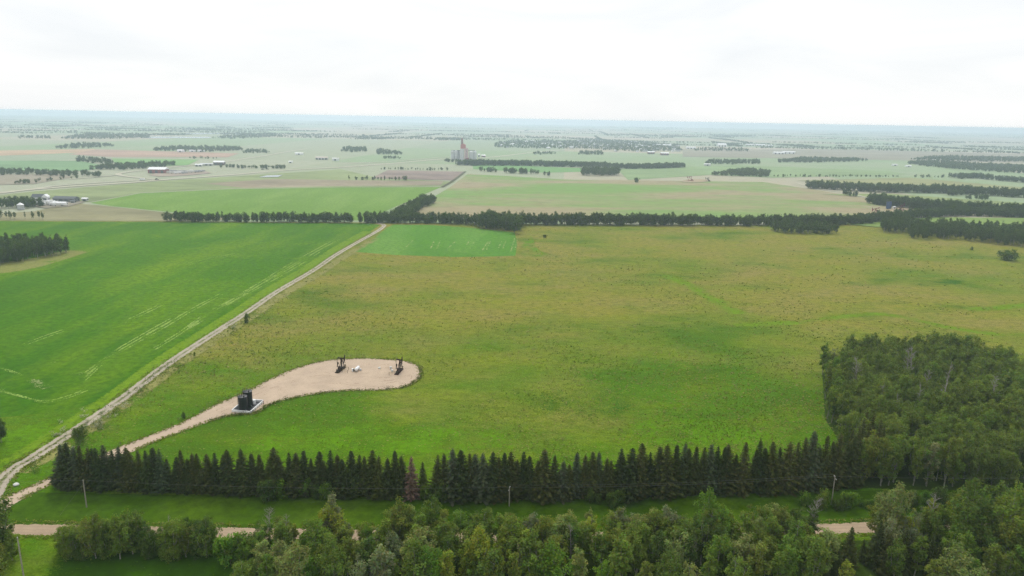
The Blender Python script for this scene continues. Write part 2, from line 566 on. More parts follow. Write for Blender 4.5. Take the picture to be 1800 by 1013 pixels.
def inset_ring(w, d):
    n = len(w)
    area = sum(w[i].x * w[(i + 1) % n].y - w[(i + 1) % n].x * w[i].y for i in range(n))
    sgn = 1 if area > 0 else -1
    out = []
    for i in range(n):
        t = (w[(i + 1) % n] - w[i - 1]).normalized()
        nrm = Vector((-t.y, t.x, 0)) * sgn
        out.append(w[i] + nrm * d)
    return out

def patch(name, px, z, mat, label, soft=0.0, smooth=False, cat=None, per=6):
    """polygon of ground; soft>0 adds a rim of that width whose uv.x fades 0..1"""
    w = [G(*p) for p in px]
    if smooth:
        w = smooth_path(w + [w[0]], per)[:-1]
    for p in w:
        p.z = z
    v, f, uvs = [tuple(p) for p in w], [], []
    n = len(w)
    uvs = [(0.0, 0.0)] * n
    if soft:
        if soft < 0:                       # wide fade towards the middle
            cc = sum(w, Vector()) / n
            r = [cc + (q - cc) * (1 + soft) for q in w]
        else:
            r = inset_ring(w, soft)
        v += [(p.x, p.y, z) for p in r]
        uvs += [(1.0, 0.0)] * n
        for i in range(n):
            f.append((i, (i + 1) % n, n + (i + 1) % n, n + i))
        f.append(tuple(n + i for i in range(n)))
    else:
        uvs = [(1.0, 0.0)] * n
        f.append(tuple(range(n)))
    me = bpy.data.meshes.new(name)
    me.from_pydata(v, [], f)
    ul = me.uv_layers.new(name='UVMap')
    li = np.zeros(len(me.loops), dtype=np.int32)
    me.loops.foreach_get('vertex_index', li)
    ul.data.foreach_set('uv', np.array(uvs, dtype=np.float32)[li].ravel())
    me.materials.append(mat)
    up(me)
    return tag(link(name, me), label, cat, None, 'structure')

# ------------------------------------------------------------------ the ground and the fields
E = 13500.0                     # about where the curve of the earth hides the ground from this height
me = bpy.data.meshes.new('ground')
xs = [-E, -8000, -2000, 2000, 8000, E]
ys = [-2000.0, 0, 2000, 6000, 10000, E]
me.from_pydata([(x, y, 0) for y in ys for x in xs], [], [(j * 6 + i, j * 6 + i + 1, (j + 1) * 6 + i + 1, (j + 1) * 6 + i) for j in range(5) for i in range(5)])
me.materials.append(M['mosaic'])
tag(link('ground', me), 'flat hazy farmland reaching to the horizon', 'ground', None, 'structure')

patch('pasture', [(-300, 387), (300, 389), (655, 391.5), (900, 394), (1340, 396), (1540, 391), (1800, 392), (2200, 400), (3200, 1500), (-1400, 1500)],
      0.012, M['pasture'], 'wide olive green pasture with brown seed heads and bright green hollows', cat='pasture')
patch('crop_field', [(-120, 388.8), (200, 390.2), (420, 391.5), (650, 393), (668, 396), (652, 406), (600, 432), (548, 466), (487, 502), (430, 540), (367, 581), (300, 625),
                     (232, 673), (186, 700), (150, 713), (100, 724), (40, 731), (-120, 742)], 0.03, M['crop'],
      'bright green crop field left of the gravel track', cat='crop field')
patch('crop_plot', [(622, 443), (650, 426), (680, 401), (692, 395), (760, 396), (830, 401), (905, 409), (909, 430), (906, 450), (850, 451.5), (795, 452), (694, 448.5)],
      0.03, M['crop_small'], 'small green crop plot with pale streaks below the round tree', cat='crop plot')

far = [
    ('hay_field', [(690, 388), (790, 330), (822, 306), (1000, 316), (1340, 320), (1440, 335), (1540, 352), (1640, 378), (1340, 384), (1000, 384)], mixed_field('hay_mix', C(178, 166, 130), C(136, 172, 92)), 'pink brown hay field with green streaks beyond the tree belt'),
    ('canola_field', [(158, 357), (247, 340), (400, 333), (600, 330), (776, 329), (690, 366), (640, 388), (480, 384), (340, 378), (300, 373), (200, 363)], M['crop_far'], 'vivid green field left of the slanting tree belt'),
    ('stubble_field', [(-80, 387), (300, 389), (480, 386), (340, 379), (200, 364), (130, 357), (60, 372), (-80, 379)], plain_field('stubble', C(164, 158, 120)), 'olive brown strip below the white farmyard'),
    ('meadow', [(-80, 352), (60, 337), (290, 318), (600, 298), (660, 312), (800, 320), (776, 328), (400, 332), (247, 339), (157, 356), (60, 347), (-80, 362)], plain_field('meadow_green', C(160, 172, 120)), 'pale green meadow between the highway and the vivid field'),
    ('ploughed_field', [(652, 314), (681, 299.5), (817, 302), (797, 318)], plain_field('plough_brown', C(164, 146, 134)), 'brown ploughed field in front of the grain elevator'),
    ('fallow_strip', [(360, 323), (480, 315), (600, 317), (780, 319), (774, 326), (600, 327.5), (430, 331)], plain_field('fallow', C(176, 162, 136)), 'dull brown fallow strip above the vivid green field'),
    ('green_field', [(830, 287), (960, 294), (1078, 297), (1080, 301), (960, 304), (832, 298)], plain_field('mid_green', C(132, 176, 108), 0.15), 'green field below the long dark tree belt'),
    ('pale_field', [(1084, 297), (1300, 291), (1560, 301), (1600, 307), (1360, 313), (1250, 308), (1104, 317)], plain_field('pale_green', C(158, 182, 128), 0.2), 'pale green field right of the rectangular wood'),
    ('tan_field', [(-80, 266), (165, 262.5), (180, 267), (60, 272), (-80, 277)], plain_field('tan', C(216, 184, 148), 0.15), 'tan bare field on the left below the far woods'),
    ('pink_field', [(120, 272), (170, 263), (420, 270), (400, 277), (200, 276.5)], plain_field('pinkish', C(204, 172, 150), 0.2), 'pinkish bare field below the long wood'),
    ('green_strip', [(197, 279), (350, 281), (330, 291), (240, 293.5), (200, 285)], plain_field('strip_green', C(146, 188, 116), 0.15), 'green strip left of the red roofed shed'),
    ('barley_field', [(-80, 283), (140, 283), (188, 293), (150, 301), (-80, 301)], plain_field('barley', C(142, 178, 124), 0.2), 'blue green field at the far left'),
    ('dry_field', [(-80, 308), (100, 307), (130, 312), (60, 324), (-80, 328)], plain_field('dry', C(176, 166, 144), 0.2), 'grey brown field at the left edge above the highway'),
    ('hill_meadow', [(1440, 342), (1560, 341), (1700, 351), (1900, 364), (1900, 374), (1700, 358), (1560, 349)], plain_field('hill_meadow_green', C(156, 170, 108), 0.2), 'light meadow between the two right tree belts'),
    ('upper_meadow', [(1400, 318), (1600, 313), (1800, 330), (1900, 338), (1900, 342), (1600, 325), (1430, 321)], plain_field('upper_meadow_olive', C(168, 170, 118), 0.2), 'olive meadow above the upper right tree belt'),
    ('dusty_field', [(1200, 263), (1500, 263), (1850, 273), (1850, 287), (1400, 279), (1200, 276)], plain_field('dusty', C(172, 166, 144), 0.2), 'grey pink field right of the town'),
    ('side_clearing', [(1480, 394), (1545, 386), (1640, 383), (1800, 384), (1900, 388), (1900, 397), (1540, 400)], plain_field('clearing_green', C(144, 170, 90), 0.2), 'grassy clearing behind the right hand wood'),
]
for i, (nm, px, mt, lb) in enumerate(far):
    patch(nm, px, 0.10 + 0.03 * i, mt, lb, cat='field')

# ---- roads and tracks
ROAD_PX = [(-260, 925), (-60, 930), (100, 932), (250, 935), (400, 937), (560, 940), (720, 943), (900, 945), (1100, 943), (1300, 936), (1480, 929), (1650, 923), (1900, 912), (2100, 902)]
ribbon('verge', [(x, y - 35) for x, y in ROAD_PX], 17.0, 0.020, M['verge'], 'mown grass verge between spruce row and gravel road', 'verge')
ribbon('gravel_road', ROAD_PX, 6.2, 0.036, M['gravel_road'], 'pinkish gravel road half hidden by the foreground trees', 'road')
TRACK_PX = [(-60, 1010), (-22, 900), (0, 851), (25, 824), (56, 806), (93, 782), (148, 746), (216, 700), (250, 674), (302, 635), (369, 591), (433, 550), (487, 513), (550, 476), (591, 448), (627, 427), (654, 412), (670, 402), (675, 396), (664, 392.8), (640, 391.6)]
ribbon('verge', [(x - 9, y - 5) for x, y in TRACK_PX[2:17]], (13, 12), 0.040, M['verge_soft'], 'yellow green verge along the left side of the track', 'verge')
ribbon('verge', [(x + 8, y + 7) for x, y in TRACK_PX[3:17]], (10, 10), 0.046, M['verge_dry'], 'dry pale verge along the right side of the track', 'verge')
ribbon('gravel_track', TRACK_PX, 5.6, 0.052, M['gravel_track'], 'long pale gravel track with grassy middle running up to the tree belt', 'track')
ribbon('field_edge_track', [(642, 391.6), (420, 390.6), (200, 389.4), (0, 388), (-100, 387.2)], 5.0, 0.056, M['verge_dry'], 'pale dirt line along the far edge of the crop field', 'track')
PAD_PX = [(-40, 893), (20, 868), (100, 833), (200, 789), (270, 762), (330, 737), (380, 710), (428, 690), (470, 668), (520, 647), (570, 634), (620, 630), (680, 631), (724, 637), (742, 650),
          (737, 667), (712, 681), (670, 687), (610, 688), (560, 693), (505, 703), (472, 714), (450, 728), (408, 731), (370, 742), (320, 760), (270, 779), (230, 797), (150, 829), (100, 849), (40, 879), (-20, 915)]
patch('well_pad', PAD_PX, 0.060, M['pad'], 'pinkish gravel well pad with its access lane', 1.3, True, 'gravel pad', 5)
RUTS = [[(300, 757), (380, 722), (440, 692), (500, 668), (560, 655), (598, 661)], [(440, 697), (520, 671), (600, 669), (680, 664), (696, 662)], [(580, 664), (620, 674), (680, 674), (718, 662), (706, 645), (660, 641), (618, 640)]]
ribbon('tyre_ruts', [q for c in RUTS for q in (c, [(x_ + 4, y_ + 5) for x_, y_ in c])], 1.1, 0.066, M['ruts'], 'faint darker tyre marks across the gravel pad', 'tyre marks')
# field marks
CS = [[(146, 667), (188, 630), (238, 600), (285, 574), (335, 544), (389, 515)], [(270, 612), (315, 584), (362, 551), (403, 529), (470, 494), (523, 464), (560, 440)],
      [(-20, 641), (34, 657), (60, 673), (80, 686)], [(-20, 680), (40, 697), (77, 705), (117, 697), (150, 684)],
      [(330, 575), (385, 542), (430, 512), (480, 484)], [(215, 566), (260, 545), (290, 530)], [(40, 605), (80, 590), (110, 580)], [(330, 463), (380, 452), (412, 446)], [(150, 655), (200, 618), (250, 588), (300, 560)],
      [(420, 520), (470, 488), (520, 458), (590, 420)]]
CS = [q for c in CS for q in (c, [(x_ + 3.5, y_ + 2.5) for x_, y_ in c])]
ribbon('crop_streak', CS, 2.0, 0.034, M['soil_pale'], 'thin pale wheel streaks curving through the green crop', 'crop streaks')
ribbon('crop_streak', [[(56, 668), (70, 676), (84, 682)], [(96, 636), (104, 638)], [(46, 595), (60, 597)], [(130, 660), (142, 655)], [(-6, 690), (12, 684)]], 9, 0.030 + 0.04, M['soil_bare_thin'], 'pale washed out spots in the lower left of the green crop', 'crop streaks', 4)
ribbon('crop_streak', [[(714, 434), (726, 423)], [(757, 437), (763, 424)], [(768, 437), (774, 423)], [(786, 438), (800, 425)], [(817, 436), (824, 425)], [(826, 437), (834, 425)],
                       [(848, 440), (858, 425)], [(855, 439), (862, 424)], [(876, 436), (882, 424)], [(884, 437), (889, 423)], [(898, 442), (905, 418)], [(905, 440), (910, 418)]],
       2.8, 0.034, M['soil_bare'], 'row of pale bare streaks in the small green plot', 'crop streaks', 4)
patch('lush_patch', [(908, 407), (932, 408), (940, 430), (960, 446), (1010, 462), (980, 464), (930, 456), (906, 452)], 0.022, M['lush'], 'bright grass strip beside the small crop plot', -0.6, True)
ribbon('lush_hollow', [(1168, 484), (1200, 496), (1235, 515), (1265, 532), (1300, 552)], 22, 0.024, M['lush_line'], 'bright slanting hollow in the middle of the pasture')
ribbon('lush_hollow', [(1290, 572), (1400, 567), (1470, 558), (1540, 552), (1600, 560), (1660, 574), (1740, 586), (1830, 590)], 16, 0.026, M['lush_line'], 'bright hollow winding above the poplar grove')
ribbon('lush_hollow', [(1700, 545), (1760, 541), (1830, 534), (1920, 528)], 20, 0.024, M['lush_line'], 'bright grass at the right edge of the pasture')
patch('lush_patch', [(1580, 500), (1640, 488), (1710, 490), (1700, 502), (1620, 508)], 0.024, M['lush_dark'], 'darker grass patch right of the pasture middle', -0.6, True)
patch('lush_patch', [(290, 800), (420, 745), (640, 735), (880, 745), (1000, 770), (1000, 800), (700, 808), (400, 802)], 0.024, M['lush'], 'vivid green grass behind the spruce row', -0.6, True)
patch('lush_patch', [(860, 700), (980, 670), (1120, 655), (1190, 690), (1180, 740), (1060, 760), (930, 745)], 0.026, M['lush_dark'], 'dark green grass hollow right of the well pad', -0.6, True)
patch('lush_patch', [(60, 735), (180, 705), (120, 760), (40, 800), (-60, 850), (-90, 800)], 0.032, M['lush'], 'yellow green grass between crop and track', -0.6, True)
patch('rough_patch', [(-60, 492), (40, 478), (100, 463), (150, 447), (166, 440), (120, 438), (60, 452), (-60, 470)], 0.034, M['rough'], 'dry rough grass edge in front of the left wood', -0.6, True)

patch('shaded_rank_grass', [(60, 1000), (110, 956), (250, 950), (430, 955), (460, 1030), (300, 1060), (40, 1060)], 0.03, M['rank'], 'rank grass with painted shade under the bushy strip at lower left', -0.6, True)
patch('lush_patch', [(1000, 772), (1080, 738), (1200, 726), (1330, 745), (1425, 765), (1380, 795), (1150, 792)], 0.024, M['lush'], 'vivid yellow green grass behind the right part of the spruces', -0.6, True)
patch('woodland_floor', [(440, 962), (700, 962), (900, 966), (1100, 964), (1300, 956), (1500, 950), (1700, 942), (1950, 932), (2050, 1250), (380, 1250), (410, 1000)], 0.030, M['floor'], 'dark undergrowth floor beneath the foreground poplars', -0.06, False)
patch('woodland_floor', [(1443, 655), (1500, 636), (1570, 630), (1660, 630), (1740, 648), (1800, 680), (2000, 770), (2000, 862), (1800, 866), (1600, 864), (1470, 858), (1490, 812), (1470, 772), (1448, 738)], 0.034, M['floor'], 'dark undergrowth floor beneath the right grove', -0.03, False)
# ---- highway and side roads
ribbon('highway', [(-80, 349), (0, 340), (60, 333.5), (153, 326.5), (233, 321.5), (290, 316.5), (400, 308.5), (500, 300), (600, 294.5), (693, 287.5), (787, 279.5), (850, 278), (933, 269), (1010, 262)], 17, 0.62, M['highway'], 'pale highway crossing the left half towards the grain elevator', 'highway')
ribbon('highway', [(56, 333), (110, 326.5), (157, 323), (240, 318), (276, 316)], 9, 0.66, M['highway'], 'second carriageway beside the highway on the left', 'highway')
ribbon('side_road', [(276, 316), (232, 312), (209, 308), (222, 303.5), (300, 295), (383, 286.5), (467, 274), (500, 268), (540, 262)], 12, 0.70, M['highway'], 'side road looping past the red shed', 'road')
ribbon('side_road', [(209, 308), (180, 311), (120, 316)], 9, 0.69, M['highway'], 'short dirt spur left of the side road', 'road')
ribbon('railway_line', [(600, 289), (700, 283.5), (790, 276), (850, 276)], 9, 0.66, M['highway'], 'pale rail siding leading to the grain elevator', 'railway')
ribbon('field_line', [(818, 302), (797, 318), (777, 330)], 5, 0.7, plain_field('fence_line', C(110, 110, 80)), 'dark fence line right of the ploughed field', 'fence line')
ribbon('dirt_lane', [(1400, 322), (1440, 333), (1490, 340), (1530, 350), (1560, 361), (1600, 366), (1640, 368)], 6, 0.66, M['highway'], 'pale lane running down to the far well site', 'lane')
patch('far_pad', [(1520, 377), (1550, 372), (1600, 364), (1650, 366), (1600, 376), (1545, 381)], 0.68, plain_field('far_pad_gravel', C(190, 172, 140), 0.15), 'pale gravel pad of the far well site', 0, True, 'gravel pad')
patch('far_pad', [(1196, 319), (1212, 316), (1236, 316), (1250, 318.5), (1230, 321), (1205, 321)], 0.68, plain_field('far_pad_gravel', C(190, 172, 140), 0.15), 'small pale pad around the far red pump', 0, True, 'gravel pad')
patch('shed_yard', [(262, 309), (290, 299), (360, 301), (372, 305), (330, 309), (280, 311)], 0.68, plain_field('yard_dirt', C(190, 172, 156), 0.15), 'dusty yard around the red shed', 0, False, 'yard')
patch('farmyard_dirt', [(55, 363), (80, 355), (130, 352), (150, 356), (120, 364), (80, 367)], 0.68, plain_field('yard_dirt_grey', C(170, 160, 140), 0.15), 'grey dirt yard of the white farm', 0, False, 'yard')

wt = NT('still_water')
M['water'] = wt.bsdf((0.10, 0.12, 0.13), 0.08, 0, None, 0.5)
for px, lb in (([(455, 312.6), (470, 309.2), (497, 308.4), (489, 311.9)], 'bright rectangular lagoon beside the highway'),
               ([(318, 236.4), (430, 235.6), (430, 234.0), (330, 234.4)], 'thin pale lake far behind the woods'),
               ([(246, 243), (372, 243), (368, 241.2), (270, 240.4)], 'narrow pale lake below the far woods'),
               ([(1560, 256), (1572, 256), (1570, 254.6), (1556, 254.8)], 'small bright pond at far right')):
    patch('lagoon', px, 0.74, M['water'], lb, 0, False, 'lake')

# ------------------------------------------------------------------ trees: shapes
def leaf_mesh(name, cen, nrm, size, tint, mat, aspect=1.0, updir=None):
    """one quad per leaf: cen (n,3), nrm (n,3)"""
    n = len(cen)
    a = RNG.normal(size=(n, 3)) if updir is None else updir
    u = np.cross(nrm, a); u /= np.linalg.norm(u, axis=1, keepdims=True) + 1e-9
    w = np.cross(nrm, u)
    s = np.asarray(size)[:, None]
    v = np.stack([cen - u * s * aspect - w * s * 0.35, cen + u * s * 0.15 - w * s * 0.8, cen + u * s * aspect + w * s * 0.35, cen - u * s * 0.15 + w * s * 0.8], 1).reshape(-1, 3)
    m = bpy.data.meshes.new(name)
    m.vertices.add(n * 4)
    m.vertices.foreach_set('co', v.astype(np.float32).ravel())
    m.loops.add(n * 4)
    m.loops.foreach_set('vertex_index', np.arange(n * 4, dtype=np.int32))
    m.polygons.add(n)
    m.polygons.foreach_set('loop_start', np.arange(0, n * 4, 4, dtype=np.int32))
    m.polygons.foreach_set('loop_total', np.full(n, 4, dtype=np.int32))
    at = m.attributes.new('tint', 'FLOAT_COLOR', 'FACE')
    col = np.ones((n, 4), np.float32)
    col[:, :3] = tint
    at.data.foreach_set('color', col.ravel())
    m.materials.append(mat)
    m.update(calc_edges=True)
    m.validate()
    return m

def unit(v):
    return v / (np.linalg.norm(v, axis=1, keepdims=True) + 1e-9)

def poplar_shape(seed, h=12.0, rx=2.3, base=0.28, nclump=70, leaves=52, lsize=0.17, lobes=4, spread=0.55, sag=0.0):
    """returns (trunk mesh, crown mesh), tree standing on z=0; the crown is several unequal leaders"""
    rng = random.Random(seed)
    mb = MB()
    r0 = 0.011 * h
    clumps = []
    L = []
    for k in range(lobes):
        a = 6.283 * k / lobes + rng.uniform(-.6, .6)
        off = rx * spread * (rng.uniform(.5, 1.1) if k else rng.uniform(0, .3))
        top = h * (rng.uniform(.74, .96) if k else 1.0)
        bot = h * (base + rng.uniform(-.04, .14))
        L.append((math.cos(a) * off, math.sin(a) * off, bot, top, rx * rng.uniform(.48, .70)))
    lean = (rng.uniform(-.04, .04) * h, rng.uniform(-.04, .04) * h)
    fork = h * max(0.12, base * .8)
    mb.tube([(0, 0, -.25), (lean[0] * .2, lean[1] * .2, fork * .5), (lean[0] * .3, lean[1] * .3, fork)], [r0 * 1.3, r0, r0 * .9], 6)
    for (lx, ly, bot, top, rr) in L:
        f = Vector((lean[0] * .3, lean[1] * .3, fork - .1))
        tip = Vector((lx + lean[0], ly + lean[1], top * .97))
        m1 = f.lerp(tip, .35) + Vector((lx * .25, ly * .25, 0))
        m2 = f.lerp(tip, .7) + Vector((lx * .15 + rng.uniform(-.15, .15), ly * .15 + rng.uniform(-.15, .15), 0))
        mb.tube([f, m1, m2, tip], [r0 * .7, r0 * .5, r0 * .3, r0 * .06], 5)
        n = max(5, int(nclump / lobes * (top - bot) / (h * (1 - base))))
        for k in range(n):
            t = rng.random() ** .9
            z = bot + (top - bot) * t
            e = rr * (max(0.05, 1 - (abs(t - .46) / .58) ** 2.6)) ** .5
            a = rng.uniform(0, 6.283)
            q = e * math.sqrt(rng.uniform(.15, 1.05))
            ax = f.lerp(tip, min(1, max(0, (z - fork) / max(.1, top - fork))))
            c = Vector((ax.x + q * math.cos(a), ax.y + q * math.sin(a), z - sag * q))
            clumps.append((c, rng.uniform(.7, 1.3)))
            if k % 3 == 0:
                b = Vector((ax.x, ax.y, max(fork, z - q * rng.uniform(.6, 1.2))))
                mb.tube([b, b.lerp(c, .5) + Vector((0, 0, -.06 * q)), c], [r0 * .26, r0 * .17, r0 * .05], 4)
    trunk = mb.mesh('trunk', M['bark_pale'])
    C_, N_, S_, T_ = [], [], [], []
    for c, k in clumps:
        n = max(6, int(leaves * k * k))
        d = unit(RNG.normal(size=(n, 3)))
        rad = RNG.random((n, 1)) ** 0.5 * np.where(RNG.random((n, 1)) < .12, 1.5, 1.0)
        cr = 0.20 * rx * k + 0.13
        sh = np.array([cr, cr, cr * rng.uniform(1.0, 1.6)])
        C_.append(np.array(c) + d * rad * sh)
        N_.append(unit(d * 0.8 + np.array([0, 0, 0.7]) + RNG.normal(size=(n, 3)) * 0.6))
        S_.append(lsize * RNG.uniform(0.6, 1.4, n))
        tone = rng.uniform(0.72, 1.24)
        T_.append(np.stack([RNG.uniform(0.8, 1.15, n) * tone * rng.uniform(.92, 1.08), RNG.uniform(0.85, 1.12, n) * tone, RNG.uniform(0.75, 1.2, n) * tone], 1))
    crown = leaf_mesh('crown', np.concatenate(C_), np.concatenate(N_), np.concatenate(S_), np.concatenate(T_), M['leaf'], 1.0)
    return trunk, crown

def spruce_shape(seed, h=13.5, r=2.3, droop=0.25, mat='needle', sparse=1.0):
    rng = random.Random(seed)
    mb = MB()
    mb.tube([(0, 0, -0.2), (0, 0, h * .35), (0, 0, h * .7), (0, 0, h * 0.985)], [0.19, 0.14, 0.08, 0.02], 6)
    C_, N_, S_, T_, U_ = [], [], [], [], []
    z = 0.5
    while z < h * 0.985:
        t = z / h
        e = r * min(1.0, (1 - t) / 0.78) ** 0.88 * (0.86 if t < 0.08 else 1.0)
        nb = max(4, int(10 * (1 - 0.5 * t)))
        a0 = rng.uniform(0, 6.28)
        for k in range(nb):
            if rng.random() > sparse: continue
            a = a0 + 6.283 * k / nb + rng.uniform(-.25, .25)
            L = e * rng.uniform(0.62, 1.15) + 0.10
            dr = droop * (1.2 - t) * rng.uniform(.5, 1.4)
            ns = max(3, int(L / 0.17))
            s = np.linspace(0.15, 1.0, ns)
            rad = L * s
            zz = z - dr * L * s + 0.22 * L * s * s + RNG.normal(size=ns) * 0.03
            for side in (-1, 0, 1):
                off = side * (0.10 + 0.26 * L * (1 - s) * 0.55)
                x = rad * math.cos(a) - off * math.sin(a)
                y = rad * math.sin(a) + off * math.cos(a)
                C_.append(np.stack([x, y, zz - abs(side) * 0.05], 1))
                nn = np.stack([np.full(ns, math.cos(a) * .45), np.full(ns, math.sin(a) * .45), np.full(ns, 1.0)], 1) + RNG.normal(size=(ns, 3)) * 0.38
                N_.append(unit(nn))
                aa = a + side * 0.6
                U_.append(np.tile(np.array([-math.sin(aa), math.cos(aa), 0.0]), (ns, 1)) + RNG.normal(size=(ns, 3)) * 0.25)
                S_.append(np.full(ns, 0.21) * RNG.uniform(.75, 1.25, ns) * (1.0 - 0.35 * t))
                tone = rng.uniform(.7, 1.2)
                T_.append(np.stack([RNG.uniform(.8, 1.2, ns) * tone, RNG.uniform(.85, 1.15, ns) * tone, RNG.uniform(.8, 1.2, ns) * tone], 1))
        z += (0.40 + 0.22 * (1 - t)) * rng.uniform(.8, 1.2)
    # leader
    C_.append(np.array([[0, 0, h * .97], [0, 0, h * .99], [0, 0, h]])); N_.append(unit(RNG.normal(size=(3, 3)))); U_.append(np.tile([0, 0, 1.0], (3, 1)) + 0.1)
    S_.append(np.full(3, 0.16)); T_.append(np.ones((3, 3)))
    crown = leaf_mesh('crown', np.concatenate(C_), np.concatenate(N_), np.concatenate(S_), np.concatenate(T_), M[mat], 1.25, np.concatenate(U_))
    return mb.mesh('trunk', M['bark_dark']), crown

def dead_shape(seed, h=11.0, spread=1.6, nb=26):
    rng = random.Random(seed)
    mb = MB()
    lx, ly = rng.uniform(-.7, .7), rng.uniform(-.7, .7)
    mb.tube([(lx * t * t, ly * t * t, -0.2 + h * t) for t in (0, .25, .5, .75, 1)], [0.15, 0.12, 0.09, 0.06, 0.02], 6)
    tw = MB()
    for k in range(nb):
        t = rng.uniform(0.3, 0.98)
        b = Vector((lx * t * t, ly * t * t, h * t))
        a = rng.uniform(0, 6.28)
        L = spread * (1.15 - t * 0.75) * rng.uniform(.6, 1.2)
        tip = b + Vector((math.cos(a) * L, math.sin(a) * L, L * rng.uniform(.5, 1.4)))
        tw.tube([b, b.lerp(tip, .5) + Vector((0, 0, -.05)), tip], [0.05, 0.035, 0.012], 4)
        for j in range(5):
            s = rng.uniform(.3, 1)
            q = b.lerp(tip, s)
            d = Vector((rng.uniform(-1, 1), rng.uniform(-1, 1), rng.uniform(.1, 1.2))) * rng.uniform(.3, .8) * spread * .45
            tw.tube([q, q + d], [0.022, 0.008], 3)
    return mb.mesh('trunk', M['dead_wood']), tw.mesh('bare_branches', M['dead_wood'])

POP = [poplar_shape(11, 12, 2.5, .2, 76, 52, .17, 4), poplar_shape(12, 12, 1.9, .26, 62, 50, .16, 3, .4), poplar_shape(13, 12, 3.0, .18, 92, 52, .17, 5),
       poplar_shape(14, 12, 2.2, .34, 60, 48, .17, 4), poplar_shape(15, 12, 2.7, .14, 84, 52, .17, 5, .6), poplar_shape(16, 12, 1.6, .24, 52, 46, .15, 2, .4),
       poplar_shape(17, 12, 3.3, .06, 110, 54, .17, 6, .7), poplar_shape(18, 12, 3.0, .12, 96, 54, .17, 5, .7), poplar_shape(19, 12, 2.3, .42, 50, 40, .16, 3, .6),
       poplar_shape(20, 12, 2.6, .22, 74, 44, .16, 6, .65), poplar_shape(21, 12, 2.0, .16, 66, 50, .16, 3, .5), poplar_shape(22, 12, 3.4, .03, 116, 54, .17, 7, .72)]
SPR = [spruce_shape(31, 13, 2.3), spruce_shape(32, 13, 2.0, .3), spruce_shape(33, 13, 2.5, .22), spruce_shape(34, 13, 2.15, .35), spruce_shape(35, 13, 1.8, .28)]
SPR_DEAD = spruce_shape(36, 13, 2.2, .4, 'needle', 0.85)
DEAD = [dead_shape(41, 11, 1.5), dead_shape(42, 11, 2.0, 30), dead_shape(43, 11, 1.1, 20)]
BUSH = [poplar_shape(51, 3, 1.7, .03, 40, 50, .12, 5, .7), poplar_shape(52, 3, 1.4, .04, 34, 46, .11, 4, .7), poplar_shape(53, 3, 2.1, .02, 50, 50, .12, 6, .75)]

TINTS = {                       # leaf base colours
    'olive green': (0.185, 0.225, 0.045), 'mid green': (0.155, 0.222, 0.043), 'dark green': (0.100, 0.155, 0.036),
    'pale green': (0.240, 0.275, 0.095), 'yellow green': (0.245, 0.290, 0.045), 'grey green': (0.215, 0.235, 0.125), 'fresh green': (0.135, 0.235, 0.034),
}
ENTRIES = []                    # (object, base label, pixel x) for labels that need an ordinal

def put_tree(kind, shape, loc, h, base_h, tint, label, cat, wide=1.0, rz=None):
    s = h / base_h
    e = empty(kind, loc, random.uniform(0, 6.28) if rz is None else rz, (s * wide, s * wide, s))
    tr = link('trunk', shape[0], e)
    cr = link(shape[1].name.split('.')[0], shape[1], e)
    cr.color = (*tint, 1)
    e['category'] = cat
    ENTRIES.append((e, label, project((loc[0], loc[1], h * 0.8))[0]))
    return e

ORD = ['first', 'second', 'third', 'fourth', 'fifth', 'sixth', 'seventh', 'eighth', 'ninth', 'tenth', 'eleventh', 'twelfth', 'thirteenth', 'fourteenth', 'fifteenth', 'sixteenth', 'seventeenth', 'eighteenth', 'nineteenth', 'twentieth']

def finish_labels():
    by = {}
    for e, lb, x in ENTRIES:
        by.setdefault(lb, []).append((x, e))
    for lb, lst in by.items():
        lst.sort(key=lambda q: q[0])
        for i, (x, e) in enumerate(lst):
            if len(lst) == 1:
                e['label'] = lb
            elif len(lst) <= 20 and len(lb.split()) <= 13:
                e['label'] = lb + ', ' + ORD[i] + ' from left'
                e['group'] = lb
            else:
                e['label'] = lb
                e['group'] = lb

def in_poly(x, y, poly):
    c = False
    n = len(poly)
    for i in range(n):
        a, b = poly[i], poly[i - 1]
        if (a.y > y) != (b.y > y) and x < (b.x - a.x) * (y - a.y) / (b.y - a.y) + a.x:
            c = not c
    return c

def fill(poly_px, spacing, jitter=0.42):
    """jittered grid of ground points inside a pixel polygon"""
    P = [G(*p) for p in poly_px]
    x0, x1 = min(p.x for p in P), max(p.x for p in P)
    y0, y1 = min(p.y for p in P), max(p.y for p in P)
    out = []
    j = 0
    y = y0
    while y <= y1:
        x = x0 + (spacing / 2 if j % 2 else 0)
        while x <= x1:
            q = (x + random.uniform(-jitter, jitter) * spacing, y + random.uniform(-jitter, jitter) * spacing)
            if in_poly(q[0], q[1], P):
                out.append(q)
            x += spacing
        y += spacing * 0.87
        j += 1
    return out

def pline(px, step, width):
    """ground points scattered along a pixel polyline"""
    c = smooth_path([G(*p) for p in px], 10)
    out = []
    acc = 0.0
    for i in range(len(c) - 1):
        d = c[i + 1] - c[i]
        L = d.length
        t = d.normalized()
        s = Vector((t.y, -t.x, 0))
        while acc < L:
            for k in range(max(1, int(width / step))):
                p = c[i] + t * (acc + random.uniform(-.4, .4) * step) + s * random.uniform(-.5, .5) * width
                out.append((p.x, p.y))
            acc += step
        acc -= L
    return out

